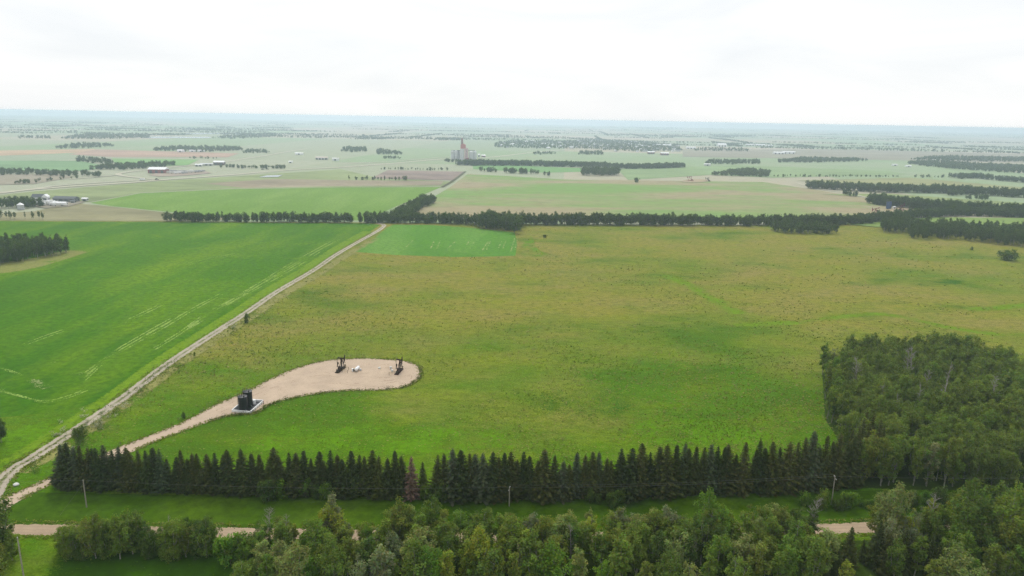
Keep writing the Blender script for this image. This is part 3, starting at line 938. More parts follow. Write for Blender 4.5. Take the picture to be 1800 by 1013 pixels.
# ---- geometry-node masses for the woods that read as one mass
def instancer(shapes_objs, key):
    ng = bpy.data.node_groups.new('tree_mass_' + key, 'GeometryNodeTree')
    ng.interface.new_socket('Geometry', in_out='INPUT', socket_type='NodeSocketGeometry')
    ng.interface.new_socket('Geometry', in_out='OUTPUT', socket_type='NodeSocketGeometry')
    n = ng.nodes
    gi, go = n.new('NodeGroupInput'), n.new('NodeGroupOutput')
    join = n.new('GeometryNodeJoinGeometry')
    for tr, cr in shapes_objs:
        j = n.new('GeometryNodeJoinGeometry')
        for ob in (tr, cr):
            oi = n.new('GeometryNodeObjectInfo')
            oi.transform_space = 'ORIGINAL'
            oi.inputs['Object'].default_value = ob
            ng.links.new(oi.outputs['Geometry'], j.inputs[0])
        g2 = n.new('GeometryNodeGeometryToInstance')
        ng.links.new(j.outputs[0], g2.inputs[0])
        ng.links.new(g2.outputs[0], join.inputs[0])
    iop = n.new('GeometryNodeInstanceOnPoints')
    iop.inputs['Pick Instance'].default_value = True
    def attr(name, dt):
        a = n.new('GeometryNodeInputNamedAttribute')
        a.data_type = dt
        a.inputs['Name'].default_value = name
        return a.outputs[0]
    cx = n.new('ShaderNodeCombineXYZ')
    ng.links.new(attr('rot', 'FLOAT'), cx.inputs[2])
    ng.links.new(gi.outputs[0], iop.inputs['Points'])
    ng.links.new(join.outputs[0], iop.inputs['Instance'])
    ng.links.new(attr('var', 'INT'), iop.inputs['Instance Index'])
    ng.links.new(cx.outputs[0], iop.inputs['Rotation'])
    ng.links.new(attr('scl', 'FLOAT_VECTOR'), iop.inputs['Scale'])
    ng.links.new(iop.outputs[0], go.inputs[0])
    return ng

def mass(name, pts, h, hvar, base_h, ng, nvar, tint, label, wide=1.0, cat='wood'):
    me = bpy.data.meshes.new(name)
    n = len(pts)
    me.vertices.add(n)
    co = np.zeros((n, 3), np.float32)
    co[:, :2] = np.array(pts, np.float32)
    me.vertices.foreach_set('co', co.ravel())
    hh = h * (1 + RNG.uniform(-hvar, hvar, n)) / base_h
    s = np.stack([hh * wide * RNG.uniform(.85, 1.15, n), hh * wide * RNG.uniform(.85, 1.15, n), hh], 1).astype(np.float32)
    me.attributes.new('scl', 'FLOAT_VECTOR', 'POINT').data.foreach_set('vector', s.ravel())
    me.attributes.new('rot', 'FLOAT', 'POINT').data.foreach_set('value', RNG.uniform(0, 6.28, n).astype(np.float32))
    me.attributes.new('var', 'INT', 'POINT').data.foreach_set('value', RNG.integers(0, nvar, n).astype(np.int32))
    me.materials.append(M['leaf'])
    o = link(name, me)
    o.color = (*tint, 1)
    md = o.modifiers.new('trees', 'NODES')
    md.node_group = ng
    return tag(o, label, cat, None, 'stuff')

# ------------------------------------------------------------------ the spruce row
SPR_LINE = [(112, 858), (250, 862), (400, 867), (600, 872), (800, 876), (950, 877), (1100, 874), (1250, 868), (1400, 861), (1490, 856)]
SPR_TOP = [(105, 786), (200, 783), (300, 788), (400, 790), (520, 792), (600, 797), (680, 800), (735, 803), (780, 797), (900, 793), (1000, 797), (1080, 792), (1150, 786), (1250, 780), (1350, 770), (1420, 766), (1500, 762)]
def interp(tab, x):
    return float(np.interp(x, [p[0] for p in tab], [p[1] for p in tab]))
def height_for(loc, ytop):
    """height a tree at loc needs to reach photo row ytop"""
    lo, hi = 1.0, 40.0
    for _ in range(30):
        m = (lo + hi) / 2
        if project((loc[0], loc[1], m))[1] > ytop: lo = m
        else: hi = m
    return lo
def spruce_zone(x):
    if x < 148: return 'dark spruce at the row end by the gravel lane'
    if x < 260: return 'dark spruce in the row just right of the left power pole'
    if x < 400: return 'dark spruce in the row below the access lane to the tanks'
    if x < 520: return 'dark spruce in the row below the black tanks'
    if x < 622: return 'dark spruce in the row below the left pumpjack'
    if x < 716: return 'dark spruce in the row just left of the dead brown one'
    if x < 895: return 'dark spruce between the dead brown one and the middle power pole'
    if x < 1030: return 'dark spruce in the row just right of the middle power pole'
    if x < 1170: return 'dark spruce in the middle of the right half of the row'
    if x < 1310: return 'dark spruce in the taller right part of the row'
    if x < 1464: return 'dark spruce in the row just left of the right power pole'
    return 'dark spruce where the row runs into the poplar grove'
x = 112.0
first_spruce = []
sp_tints = [(0.060, 0.078, 0.024), (0.070, 0.082, 0.024), (0.048, 0.066, 0.022), (0.082, 0.092, 0.028), (0.082, 0.104, 0.054)]
k = 0
while x < 1494:
    skip = 746 < x < 757 or 718 < x < 731
    if not skip:
        yb = interp(SPR_LINE, x) + random.uniform(-5, 2)
        p = G(x, yb)
        dead = False
        yt = interp(SPR_TOP, x) + random.triangular(-12, 24, 2)
        h = height_for(p, yt)
        if dead:
            e = put_tree('spruce_tree', SPR_DEAD, (p.x, p.y, 0), height_for(p, 804), 13, (0.17, 0.085, 0.065), 'dead reddish brown spruce standing in the dark row', 'spruce', 1.05)
        else:
            sh = SPR[random.randrange(5)]
            blue = random.random() < 0.10
            e = put_tree('spruce_tree', sh, (p.x, p.y, 0), h, 13, sp_tints[4] if blue else sp_tints[random.randrange(4)], ('bluish ' if blue else '') + spruce_zone(x), 'spruce', random.uniform(1.05, 1.65))
            e.rotation_euler = (R(random.gauss(0, 1.6)), R(random.gauss(0, 1.6)), e.rotation_euler.z)
            first_spruce.append(e)
    x += random.uniform(9.5, 15.5)
p = G(724, 876)
put_tree('spruce_tree', SPR_DEAD, (p.x, p.y, 0), height_for(p, 803), 13, (0.175, 0.115, 0.088), 'dead reddish brown spruce standing in the dark row', 'spruce', 1.25)
for (xx, yy, yt) in ((1506, 830, 735), (1522, 826, 728), (1535, 834, 738), (1514, 800, 722), (1545, 815, 750), (1498, 848, 752), (1488, 840, 756)):
    p = G(xx, yy)
    put_tree('spruce_tree', SPR[random.randrange(5)], (p.x, p.y, 0), height_for(p, yt), 13, sp_tints[1], 'tall dark spruce in the grove corner beyond the end of the row', 'spruce', .95)
for (xx, yt) in ((1450, 975), (1468, 960), (1487, 925), (1500, 962), (1514, 948), (1528, 940), (1537, 914), (1555, 935), (1582, 925), (1598, 946), (1615, 952), (1630, 940), (1645, 960), (1475, 985), (1570, 960), (1655, 945), (1545, 975)):
    p = G(xx, 1000 + random.uniform(-14, 26))
    put_tree('spruce_tree', SPR[random.randrange(5)], (p.x, p.y, 0), height_for(p, yt), 13, random.choice(sp_tints[:2]), 'young dark foreground spruce ' + ('below' if xx < 1540 else 'right of') + ' the open bit of road', 'spruce', 1.1)

# ------------------------------------------------------------------ foreground poplars between the camera and the road
FG_TOP = [(400, 975), (430, 950), (470, 900), (500, 900), (540, 930), (585, 880), (620, 912), (660, 915), (700, 884), (750, 877), (800, 886), (850, 884), (900, 892), (960, 888), (1000, 884), (1050, 890), (1100, 882), (1150, 878),
          (1180, 873), (1235, 868), (1280, 884), (1330, 874), (1390, 872), (1420, 890), (1440, 925), (1510, 942), (1530, 900), (1548, 852), (1580, 862), (1605, 880), (1640, 860), (1680, 848), (1740, 858), (1790, 848), (1900, 850)]
def fg_zone(x, near):
    if near:
        if x < 620: return 'poplar along the bottom edge right of the left grass corner'
        if x < 820: return 'poplar along the bottom edge below the dead brown spruce'
        if x < 1000: return 'poplar along the bottom edge below the middle power pole'
        if x < 1200: return 'poplar along the bottom edge right of the middle power pole'
        if x < 1460: return 'poplar along the bottom edge left of the young spruces'
        return 'poplar in the bottom right corner beside the young spruces'
    if x < 560: return 'poplar beside the road where the thicket starts'
    if x < 680: return 'poplar beside the road below the two pumpjacks'
    if x < 820: return 'poplar hiding the road below the dead brown spruce'
    if x < 1000: return 'poplar hiding the road below the middle power pole'
    if x < 1130: return 'poplar hiding the road right of the middle power pole'
    if x < 1280: return 'poplar hiding the road in the middle right thicket'
    if x < 1440: return 'poplar hiding the road left of its open bit'
    if x < 1620: return 'poplar beside the open bit of road below the right pole'
    return 'poplar in the thicket at the lower right edge'
def pick_tint():
    r = random.random()
    for nm, w in (('mid green', .38), ('olive green', .24), ('dark green', .07), ('fresh green', .07), ('pale green', .12), ('yellow green', .05), ('grey green', .07)):
        if r < w: return nm
        r -= w
    return 'mid green'
cnt = 0
fgpts = []
for row_y, sp in ((962, 24), (978, 27), (1000, 29), (1026, 31), (1056, 34)):
    xx = (395 if row_y > 970 else 455) + random.uniform(0, 12)
    while xx < 1860:
        fgpts.append((xx + random.uniform(-7, 7), row_y + random.uniform(-9, 9) - 0.0000128 * (xx - 900) ** 2 - (0 if xx < 1300 else 4)))
        xx += sp * random.uniform(.8, 1.35)
for (xx, yy) in fgpts:
    if 1440 < xx < 1520 and yy < 990: continue
    if 1445 < xx < 1660 and yy > 985 and random.random() < .75: continue
    if 520 < xx < 575 and yy < 985 and random.random() < 0.5: continue
    p = G(xx, yy)
    near = yy > 1012
    top = interp(FG_TOP, xx)
    h = random.triangular(8.0, 14.5, 11.5)
    # behind rows may not poke above the outline seen in the photograph
    hmax = height_for(p, top + random.triangular(0, 46, 8))
    h = min(h, hmax) if not near else min(h, height_for(p, max(top + 25, 900) + random.uniform(0, 50)))
    if h < 3.5: continue
    if 1444 < xx < 1530: h = min(h, height_for(p, 948))
    tn = pick_tint()
    small = h < 6.5
    sh = POP[random.choice((4, 6, 7, 11))] if small else POP[random.choice((0, 1, 2, 3, 4, 5, 6, 7, 8, 9, 10, 2, 4))]
    put_tree('poplar_tree', sh, (p.x, p.y, 0), h, 12, TINTS[tn], tn + ' ' + fg_zone(xx, near), 'poplar', random.uniform(1.05, 1.4) * (1.35 if small else 1.0))
    cnt += 1
# trees the photograph singles out
for (xx, yb, yt, sh, tn, w, lb) in (
    (585, 968, 876, 0, 'grey green', .95, 'tall grey green poplar standing alone against the road and verge'),
    (840, 1030, 933, 7, 'yellow green', 1.0, 'broad yellow green poplar with a rounded crown below the middle pole'),
    (868, 1062, 972, 6, 'yellow green', .9, 'rounded yellow green poplar at the bottom edge below the middle pole'),
    (1552, 968, 850, 2, 'pale green', .9, 'tall pale green poplar right of the open bit of road'),
    (1625, 970, 880, 3, 'olive green', .9, 'slender olive poplar with forked bare top near the lower right thicket'),
    (1700, 985, 852, 2, 'dark green', 1.0, 'broad dark green poplar topping the lower right thicket'),
    (1760, 985, 858, 7, 'mid green', 1.0, 'broad mid green poplar at the right edge above the road'),
    (700, 968, 880, 7, 'olive green', 1.0, 'broad olive poplar rising above the road below the dead spruce'),
    (760, 966, 876, 6, 'mid green', .9, 'dense mid green poplar just right of the broad olive one'),
    (1240, 966, 867, 7, 'fresh green', .95, 'fresh green poplar topping the middle right thicket'),
):
    p = G(xx, yb)
    put_tree('poplar_tree', POP[sh], (p.x, p.y, 0), height_for(p, yt), 12, TINTS[tn], lb, 'poplar', w)
# bushy strip at the lower left, on the near side of the road
for i in range(36):
    xx = 112 + i * 9.6 + random.uniform(-6, 6)
    yb = random.uniform(962, 984)
    p = G(xx, yb)
    yt = interp([(105, 930), (140, 905), (200, 902), (235, 890), (280, 912), (330, 900), (370, 905), (395, 935), (430, 950)], xx) + random.triangular(0, 45, 6)
    tn = random.choice(('dark green', 'mid green', 'mid green', 'olive green'))
    put_tree('poplar_tree', POP[random.choice((6, 11, 11, 7))], (p.x, p.y, 0), height_for(p, yt), 12, TINTS[tn], tn + ' poplar in the bushy strip at lower left', 'poplar', 1.15)
for (xx, yb, yt, tn) in ((-12, 985, 880, 'dark green'), (8, 978, 925, 'dark green'), (-5, 1030, 950, 'olive green'), (22, 985, 935, 'mid green'), (-20, 800, 738, 'dark green'), (2, 778, 735, 'dark green')):
    p = G(xx, yb)
    lb = ' poplar at the left edge beside the gravel road' if yb > 900 else ' poplar cut by the left edge below the crop field'
    put_tree('poplar_tree', POP[7], (p.x, p.y, 0), height_for(p, yt), 12, TINTS[tn], tn + lb, 'poplar', 1.3)
# bare grey trees
for (xx, yb, yt, k, lb) in ((475, 968, 893, 1, 'bare grey branched tree beside the road left of the tall poplar'), (505, 972, 905, 0, 'smaller bare grey tree beside the road left of the tall poplar'),
                            (1003, 1000, 915, 2, 'thin white dead trunk leaning in the middle thicket'), (1420, 968, 878, 1, 'grey bare topped tree left of the open bit of road'),
                            (1622, 975, 868, 0, 'bare forked tree at the lower right thicket'), (1735, 990, 930, 1, 'pale dead branches among the lower right poplars'),
                            (650, 990, 945, 1, 'small grey dead tree below the right pumpjack'), (760, 1010, 975, 0, 'grey dead twigs at the bottom edge below the dead spruce'),
                            (300, 975, 905, 2, 'thin bare stem in the bushy strip at lower left'), (770, 985, 925, 2, 'pale thin dead stem below the dead brown spruce'),
                            (1215, 1015, 950, 1, 'grey bare tree at the bottom of the middle right thicket'),
                            (1500, 705, 632, 1, 'broad bare grey tree at the near left of the grove'), (1596, 690, 606, 2, 'thin white dead trunk near the top of the grove'),
                            (1588, 700, 612, 0, 'branched pale dead tree near the top of the grove'), (1650, 745, 635, 2, 'tall white dead trunk in the middle of the grove'),
                            (1620, 720, 650, 0, 'pale dead tree left of the tall white trunk in the grove'), (1545, 735, 678, 0, 'short bare tree in the lower left of the grove'),
                            (1610, 750, 672, 2, 'thin grey dead stem in the grove middle'), (1570, 755, 690, 2, 'short pale dead stem low in the grove'), (1735, 740, 660, 0, 'bare grey tree in the right half of the grove')):
    p = G(xx, yb)
    put_tree('dead_tree', DEAD[k], (p.x, p.y, 0), height_for(p, yt), 11, (1, 1, 1), lb, 'dead tree', 1.0)

# ------------------------------------------------------------------ the grove on the right
GROVE = [(1443, 657), (1500, 637), (1570, 631), (1660, 631), (1740, 650), (1800, 682), (1980, 770), (1980, 856), (1800, 860), (1600, 858), (1490, 852), (1512, 812), (1478, 772), (1452, 738)]
gp = fill(GROVE, 4.3)
def key(q):
    return Vector((q[0], q[1], 0)).length
gp = [q for q in gp if project((q[0], q[1], 8))[0] < 1830]
gp.sort(key=key)
left_edge = [q for q in gp if project((q[0], q[1], 0))[0] < 1475]
room = max(40, 305 - sum(1 for e in ENTRIES if e[0].name.startswith('poplar_tree')))
front = gp[:max(0, room - len(left_edge))]
ind = front + [q for q in left_edge if q not in front]
ind = ind[:room]
indset = set(ind)
rest = [q for q in gp if q not in indset]
def grove_zone(x, y):
    if y > 790:
        if x < 1580: return 'poplar at the grove front behind the right pole'
        if x < 1690: return 'poplar at the front of the grove facing the road'
        return 'poplar at the front right of the grove'
    if x < 1500: return 'poplar on the left edge of the grove beside the pasture'
    if x < 1620: return 'poplar inside the grove behind the corner spruces'
    return 'poplar inside the right part of the grove'
for q in ind:
    x_, y_ = project((q[0], q[1], 0))
    tn = pick_tint()
    if tn == 'pale green' and random.random() < .5: tn = 'mid green'
    h = random.triangular(9.5, 15.5, 12.5) if y_ > 790 else random.triangular(8, 14, 11)
    put_tree('poplar_tree', POP[random.choice((0, 1, 2, 3, 4, 5, 7, 8, 9, 10))], (q[0], q[1], 0), h, 12, TINTS[tn], tn + ' ' + grove_zone(x_, y_), 'poplar', random.uniform(.95, 1.2))

# objects the masses repeat
def sample(kind, shapes):
    got = []
    for sh in shapes:
        for e, _, _ in ENTRIES:
            if any(c.data == sh[1] for c in e.children):
                tr = [c for c in e.children if c.data == sh[0]][0]
                cr = [c for c in e.children if c.data == sh[1]][0]
                got.append((tr, cr))
                break
    return got
S_POP = sample('poplar_tree', POP)
NG_POP = instancer(S_POP, 'poplar')
NP = len(S_POP)
idx = list(range(len(rest)))
random.shuffle(idx)
mass('grove_trees', [rest[i] for i in idx], 11.5, .2, 12, NG_POP, NP, (0.165, 0.220, 0.048), 'dense mass of poplars filling the inside of the right grove', 1.12)

# ------------------------------------------------------------------ shrubs
for (xx, yb, yt, k, tn, w, lb) in (
    (434, 568, 552, 1, 'dark green', .8, 'lone dark shrub beside the track above the tanks'), (142, 780, 751, 0, 'mid green', .7, 'lone shrub between track and access lane'),
    (323, 736, 725, 1, 'dark green', .9, 'tiny round shrub beside the access lane'), (1771, 458, 439, 2, 'dark green', 1.3, 'wide dark bush alone on the pasture at the right edge'),
    (1708, 440, 434, 1, 'dark green', 1.2, 'tiny dark bush alone on the upper right pasture'), (342, 626, 619, 1, 'mid green', .8, 'tiny shrub on the right verge of the track'),
    (958, 418, 413, 0, 'dark green', 1.6, 'low bush right of the big round tree'),
    (1119, 321, 313, 0, 'dark green', 1.2, 'lone round tree in the far green field'), (537, 0, 0, 0, 'mid green', 1, '')):
    if not lb: continue
    p = G(xx, yb)
    put_tree('shrub', BUSH[k], (p.x, p.y, 0), height_for(p, yt), 3, TINTS[tn], lb, 'shrub', w)
p = G(904, 410)
put_tree('broad_tree', POP[6], (p.x, p.y, 0), height_for(p, 380), 12, TINTS['dark green'], 'big round dark tree at the corner of the small crop plot', 'tree', 1.6)
# undergrowth at the foot of the spruces and on the right verge
for (x0, x1, yb, yt, n, lb) in ((470, 640, 874, 845, 9, 'leafy shrub under the spruces below the left pumpjack'), (738, 782, 880, 850, 4, 'leafy shrub in the gap beside the dead brown spruce'),
                               (1030, 1120, 884, 868, 6, 'low shrub under the spruces right of the middle pole'), (1400, 1610, 892, 872, 16, 'low green shrub on the verge around the right power pole'),
                               (1620, 1800, 890, 858, 10, 'leafy shrub on the verge at the right edge'), (1440, 1530, 968, 950, 8, 'low shrub just below the open bit of road'), (405, 460, 985, 948, 7, 'leafy shrub closing the strip at lower left')):
    for i in range(n):
        xx = x0 + (x1 - x0) * (i + random.random()) / n
        p = G(xx, yb + random.uniform(-5, 8))
        put_tree('shrub', BUSH[i % 3], (p.x, p.y, 0), height_for(p, yt + random.uniform(-8, 10)), 3, TINTS[random.choice(('mid green', 'fresh green', 'dark green'))], lb, 'shrub', random.uniform(.7, 1.0))

# ------------------------------------------------------------------ tree belts and woods farther off
DG = (0.088, 0.135, 0.034)
DG2 = (0.095, 0.140, 0.040)
def belt(px, step, width, h, label, tint=DG, wide=1.35, hvar=.28):
    wide = wide if tint is DG else 1.8
    return mass('tree_belt', pline(px, step * .62, width), h * (1.0 if tint is DG else .8), hvar, 12, NG_POP, NP, tint, label, wide, 'tree belt')
def wood(px, sp, h, label, tint=DG, wide=1.3, hvar=.25):
    wide = wide if tint is DG else 2.0
    return mass('wood', fill(px, sp), h * (1.0 if tint is DG else .72), hvar, 12, NG_POP, NP, tint, label, wide, 'wood')
belt([(297, 388.5), (340, 389.5), (420, 390), (520, 390.5), (621, 390.8)], 5, 12, 8.0, 'dark tree belt along the far edge of the left crop field')
belt([(636, 391), (700, 391.5), (780, 392.5), (850, 395), (905, 396)], 5, 14, 8.5, 'dark tree belt above the small crop plot')
wood([(838, 402), (862, 405.5), (890, 407), (912, 405), (918, 396), (860, 394), (832, 396)], 5.5, 12.5, 'tall dark clump of trees behind the round tree')
belt([(920, 395), (1000, 395), (1100, 395.5), (1222, 396)], 5, 13, 9.5, 'dark tree belt along the far edge of the pasture')
belt([(1230, 396), (1300, 396), (1420, 395), (1500, 393), (1560, 388), (1620, 383), (1700, 379), (1820, 384)], 5, 16, 8.5, 'long tree belt on the far right edge of the pasture')
belt([(700, 389), (712, 380), (735, 366), (755, 356)], 5, 15, 9.0, 'short slanting tree belt beside the vivid green field')
wood([(1350, 407), (1380, 411), (1430, 413), (1470, 413), (1472, 408), (1430, 406), (1354, 403)], 5, 9, 'dark island of trees in the upper right pasture')
wood([(1545, 409), (1600, 411), (1640, 419), (1720, 427), (1800, 436), (1900, 446), (1900, 425), (1800, 412), (1700, 405), (1600, 402), (1556, 400)], 6.5, 11, 'large dark wood at the right edge of the pasture')
wood([(1597, 420), (1630, 422), (1632, 414), (1600, 412)], 6, 9, 'dark knob of trees in front of the right wood')
wood([(-60, 472), (0, 468), (60, 457), (128, 444), (126, 438), (60, 437), (0, 437), (-60, 438)], 6, 11, 'dark wood at the left edge of the green crop field')
belt([(1536, 357), (1570, 362), (1620, 368), (1660, 371), (1720, 374), (1830, 382)], 6, 30, 11, 'dark tree belt behind the far well site')
belt([(1420, 331), (1480, 334), (1560, 338), (1667, 339), (1740, 344), (1830, 349)], 7, 30, 11, 'upper tree belt at the right')
wood([(1662, 345), (1690, 346), (1694, 338), (1664, 338)], 8, 11, 'round clump hanging below the upper right belt', DG2)
wood([(1697, 352), (1740, 353), (1738, 348), (1700, 348)], 8, 8, 'small clump on the light right meadow', DG2)
belt([(1480, 342), (1505, 347)], 7, 10, 7, 'short row of small trees left of the right meadow')
wood([(0, 368), (40, 368), (72, 366), (74, 362), (40, 360), (-60, 359), (-60, 368)], 7, 9, 'dark trees sheltering the white farmyard')
belt([(-40, 385), (0, 385), (30, 385.5)], 7, 8, 9, 'trees at the left edge below the farmyard')
belt([(46, 385.5), (64, 385.5), (80, 385.8)], 8, 6, 8, 'few small trees below the farmyard')
wood([(1022, 309.5), (1087, 310), (1087, 306), (1024, 305)], 9, 13, 'small rectangular wood on the far green field', DG, 1.4)
belt([(827, 291), (900, 291), (990, 293), (1073, 295)], 8, 34, 13, 'long dark belt right of the grain elevator', DG2)
belt([(1078, 296), (1130, 296.5), (1200, 294)], 8, 30, 12, 'right part of the long far belt', DG2)
belt([(847, 302), (875, 303)], 9, 16, 10, 'short hedge below the grain elevator', DG2)
belt([(888, 304), (935, 306)], 9, 20, 11, 'thick hedge below the long far belt', DG2)
belt([(940, 306), (947, 306.5)], 9, 12, 9, 'two small trees after the thick hedge', DG2)
belt([(958, 309), (970, 310)], 9, 14, 9, 'scattered small trees on the far field edge', DG2)
belt([(673, 298.5), (730, 299.5), (787, 300.5)], 9, 8, 7, 'thin hedge along the top of the ploughed field', DG2)
belt([(617, 316.5), (670, 317.5), (717, 317.8)], 9, 9, 8, 'dark hedge left of the ploughed field', DG2)
belt([(805, 290), (815, 291), (826, 288)], 9, 20, 12, 'trees at the foot of the grain elevator', DG2)
belt([(780, 284), (800, 285.5), (840, 286.5)], 9, 14, 8, 'low scrub in front of the silos', DG2)
wood([(1240, 290), (1337, 289), (1334, 284), (1244, 284)], 11, 10, 'far wood below the town end', DG2)
wood([(1250, 309), (1353, 312), (1352, 305), (1310, 301), (1290, 303)], 9, 11, 'far wood left of the pale green field', DG2)
wood([(1363, 286), (1430, 287), (1527, 284), (1500, 281), (1410, 279.5)], 12, 11, 'long far wood right of the town', DG2)
belt([(1363, 311), (1450, 311.5), (1580, 312)], 11, 8, 6, 'thin far hedge above the hay field', DG2)
wood([(1590, 288), (1650, 296), (1720, 302), (1840, 308), (1840, 296), (1720, 290), (1640, 285)], 12, 11, 'broad wood at the far right', DG2)
wood([(1596, 282), (1660, 284), (1840, 286), (1840, 280), (1700, 277), (1640, 277)], 15, 11, 'farthest wood at the right edge', DG2)
belt([(1680, 314), (1715, 313), (1760, 318), (1840, 324)], 9, 30, 11, 'dark belt on the right below the broad wood', DG2)
belt([(1605, 312), (1660, 313)], 10, 10, 7, 'low hedge left of the right dark belt', DG2)
wood([(153, 299), (230, 299.5), (317, 291.5), (300, 289), (230, 291), (200, 293)], 10, 11, 'dark wood left of the red shed', DG2)
wood([(133, 284), (160, 288), (196, 292), (200, 286), (170, 281), (140, 280)], 12, 10, 'slanting wood above the left meadows', DG2)
wood([(-60, 309), (60, 309), (175, 313), (178, 308), (100, 305), (0, 301), (-60, 301)], 10, 10, 'long dark wood at the far left', DG2)
belt([(27, 324), (67, 322)], 10, 14, 7, 'scrub at the far left above the highway', DG2)
belt([(73, 319), (90, 318)], 10, 14, 7, 'small thicket above the left highway', DG2)
belt([(105, 316.5), (136, 314)], 10, 12, 7, 'thicket beside the dirt spur', DG2)
wood([(270, 266), (350, 268), (427, 266), (420, 261), (330, 260), (280, 261)], 14, 11, 'long far wood above the pinkish field', DG2)
wood([(427, 270), (476, 270), (466, 265), (436, 265)], 14, 9, 'far wood beside the side road', DG2)
wood([(97, 262), (150, 262), (203, 258), (190, 254.5), (130, 254)], 16, 11, 'far left wood below the lakes', DG2)
wood([(100, 245), (180, 246), (266, 243), (262, 237), (150, 236)], 22, 12, 'wide far wood beside the narrow lake', DG2)
wood([(30, 244), (90, 245), (88, 241), (36, 241)], 22, 11, 'small wood at the far left horizon', DG2)
wood([(370, 244), (420, 245), (500, 240), (480, 235), (430, 237)], 22, 11, 'far wood right of the narrow lake', DG2)
belt([(333, 279), (383, 280)], 12, 14, 7, 'scrub below the pinkish field', DG2)
belt([(395, 295), (430, 296), (500, 297)], 10, 18, 8, 'low scrub right of the second farm', DG2)
wood([(600, 268), (645, 268), (643, 261), (604, 261)], 14, 11, 'far wood left of the elevator', DG2)
wood([(660, 272), (707, 273), (700, 268), (664, 264)], 14, 10, 'clumps left of the grain elevator', DG2)
belt([(676, 279), (705, 280)], 11, 14, 8, 'hedge beside the rail siding', DG2)
wood([(762, 247), (810, 248), (806, 244), (770, 244)], 20, 11, 'distant wood behind the elevator', DG2)
wood([(934, 272), (980, 272.5), (975, 269), (940, 269)], 16, 9, 'clump in front of the town', DG2)
wood([(1017, 273), (1060, 273), (1058, 268), (1022, 268)], 14, 10, 'dark trees at the near edge of the town', DG2)
wood([(868, 260), (940, 262), (1020, 262), (1130, 268), (1200, 266), (1190, 256), (1130, 250), (1050, 246), (980, 249), (900, 248), (872, 252)], 19, 10, 'trees scattered between the houses of the town', DG2, 1.5)
wood([(1220, 266), (1320, 267), (1310, 262), (1230, 261)], 20, 9, 'trees at the right end of the town', DG2)
# scattered hedges on the far plain
pts = []
for i in range(190):
    d = random.uniform(3400, 12500) if i % 3 else random.uniform(3300, 6000)
    a = random.uniform(-0.72, 0.72)
    cx_, cy_ = d * math.sin(a), d * math.cos(a)
    if random.random() < .6:
        L, W = random.uniform(250, 1300), random.uniform(6, 18)
    else:
        L, W = random.uniform(80, 500), random.uniform(50, 160)
    an = R(-4) + (math.pi / 2 if random.random() < .25 else 0)
    px_, py_ = project((cx_, cy_, 0))
    if 860 < px_ < 1210 and 244 < py_ < 270: continue
    if (cx_ * cx_ + cy_ * cy_) ** .5 < 3300 and 740 < px_ < 900: continue
    n = int(max(L / 5, min(150, L * W / 160)))
    for k in range(n):
        u, v = random.uniform(-L / 2, L / 2), random.uniform(-W / 2, W / 2)
        if abs(cx_) + L > E - 400 or cy_ + L > E - 400: continue
        pts.append((cx_ + u * math.cos(an) - v * math.sin(an), cy_ + u * math.sin(an) + v * math.cos(an)))
mass('far_woodland', pts, 6.5, .3, 12, NG_POP, NP, DG2, 'faint scattered hedges and woods on the far plain', 2.2, 'woodland')

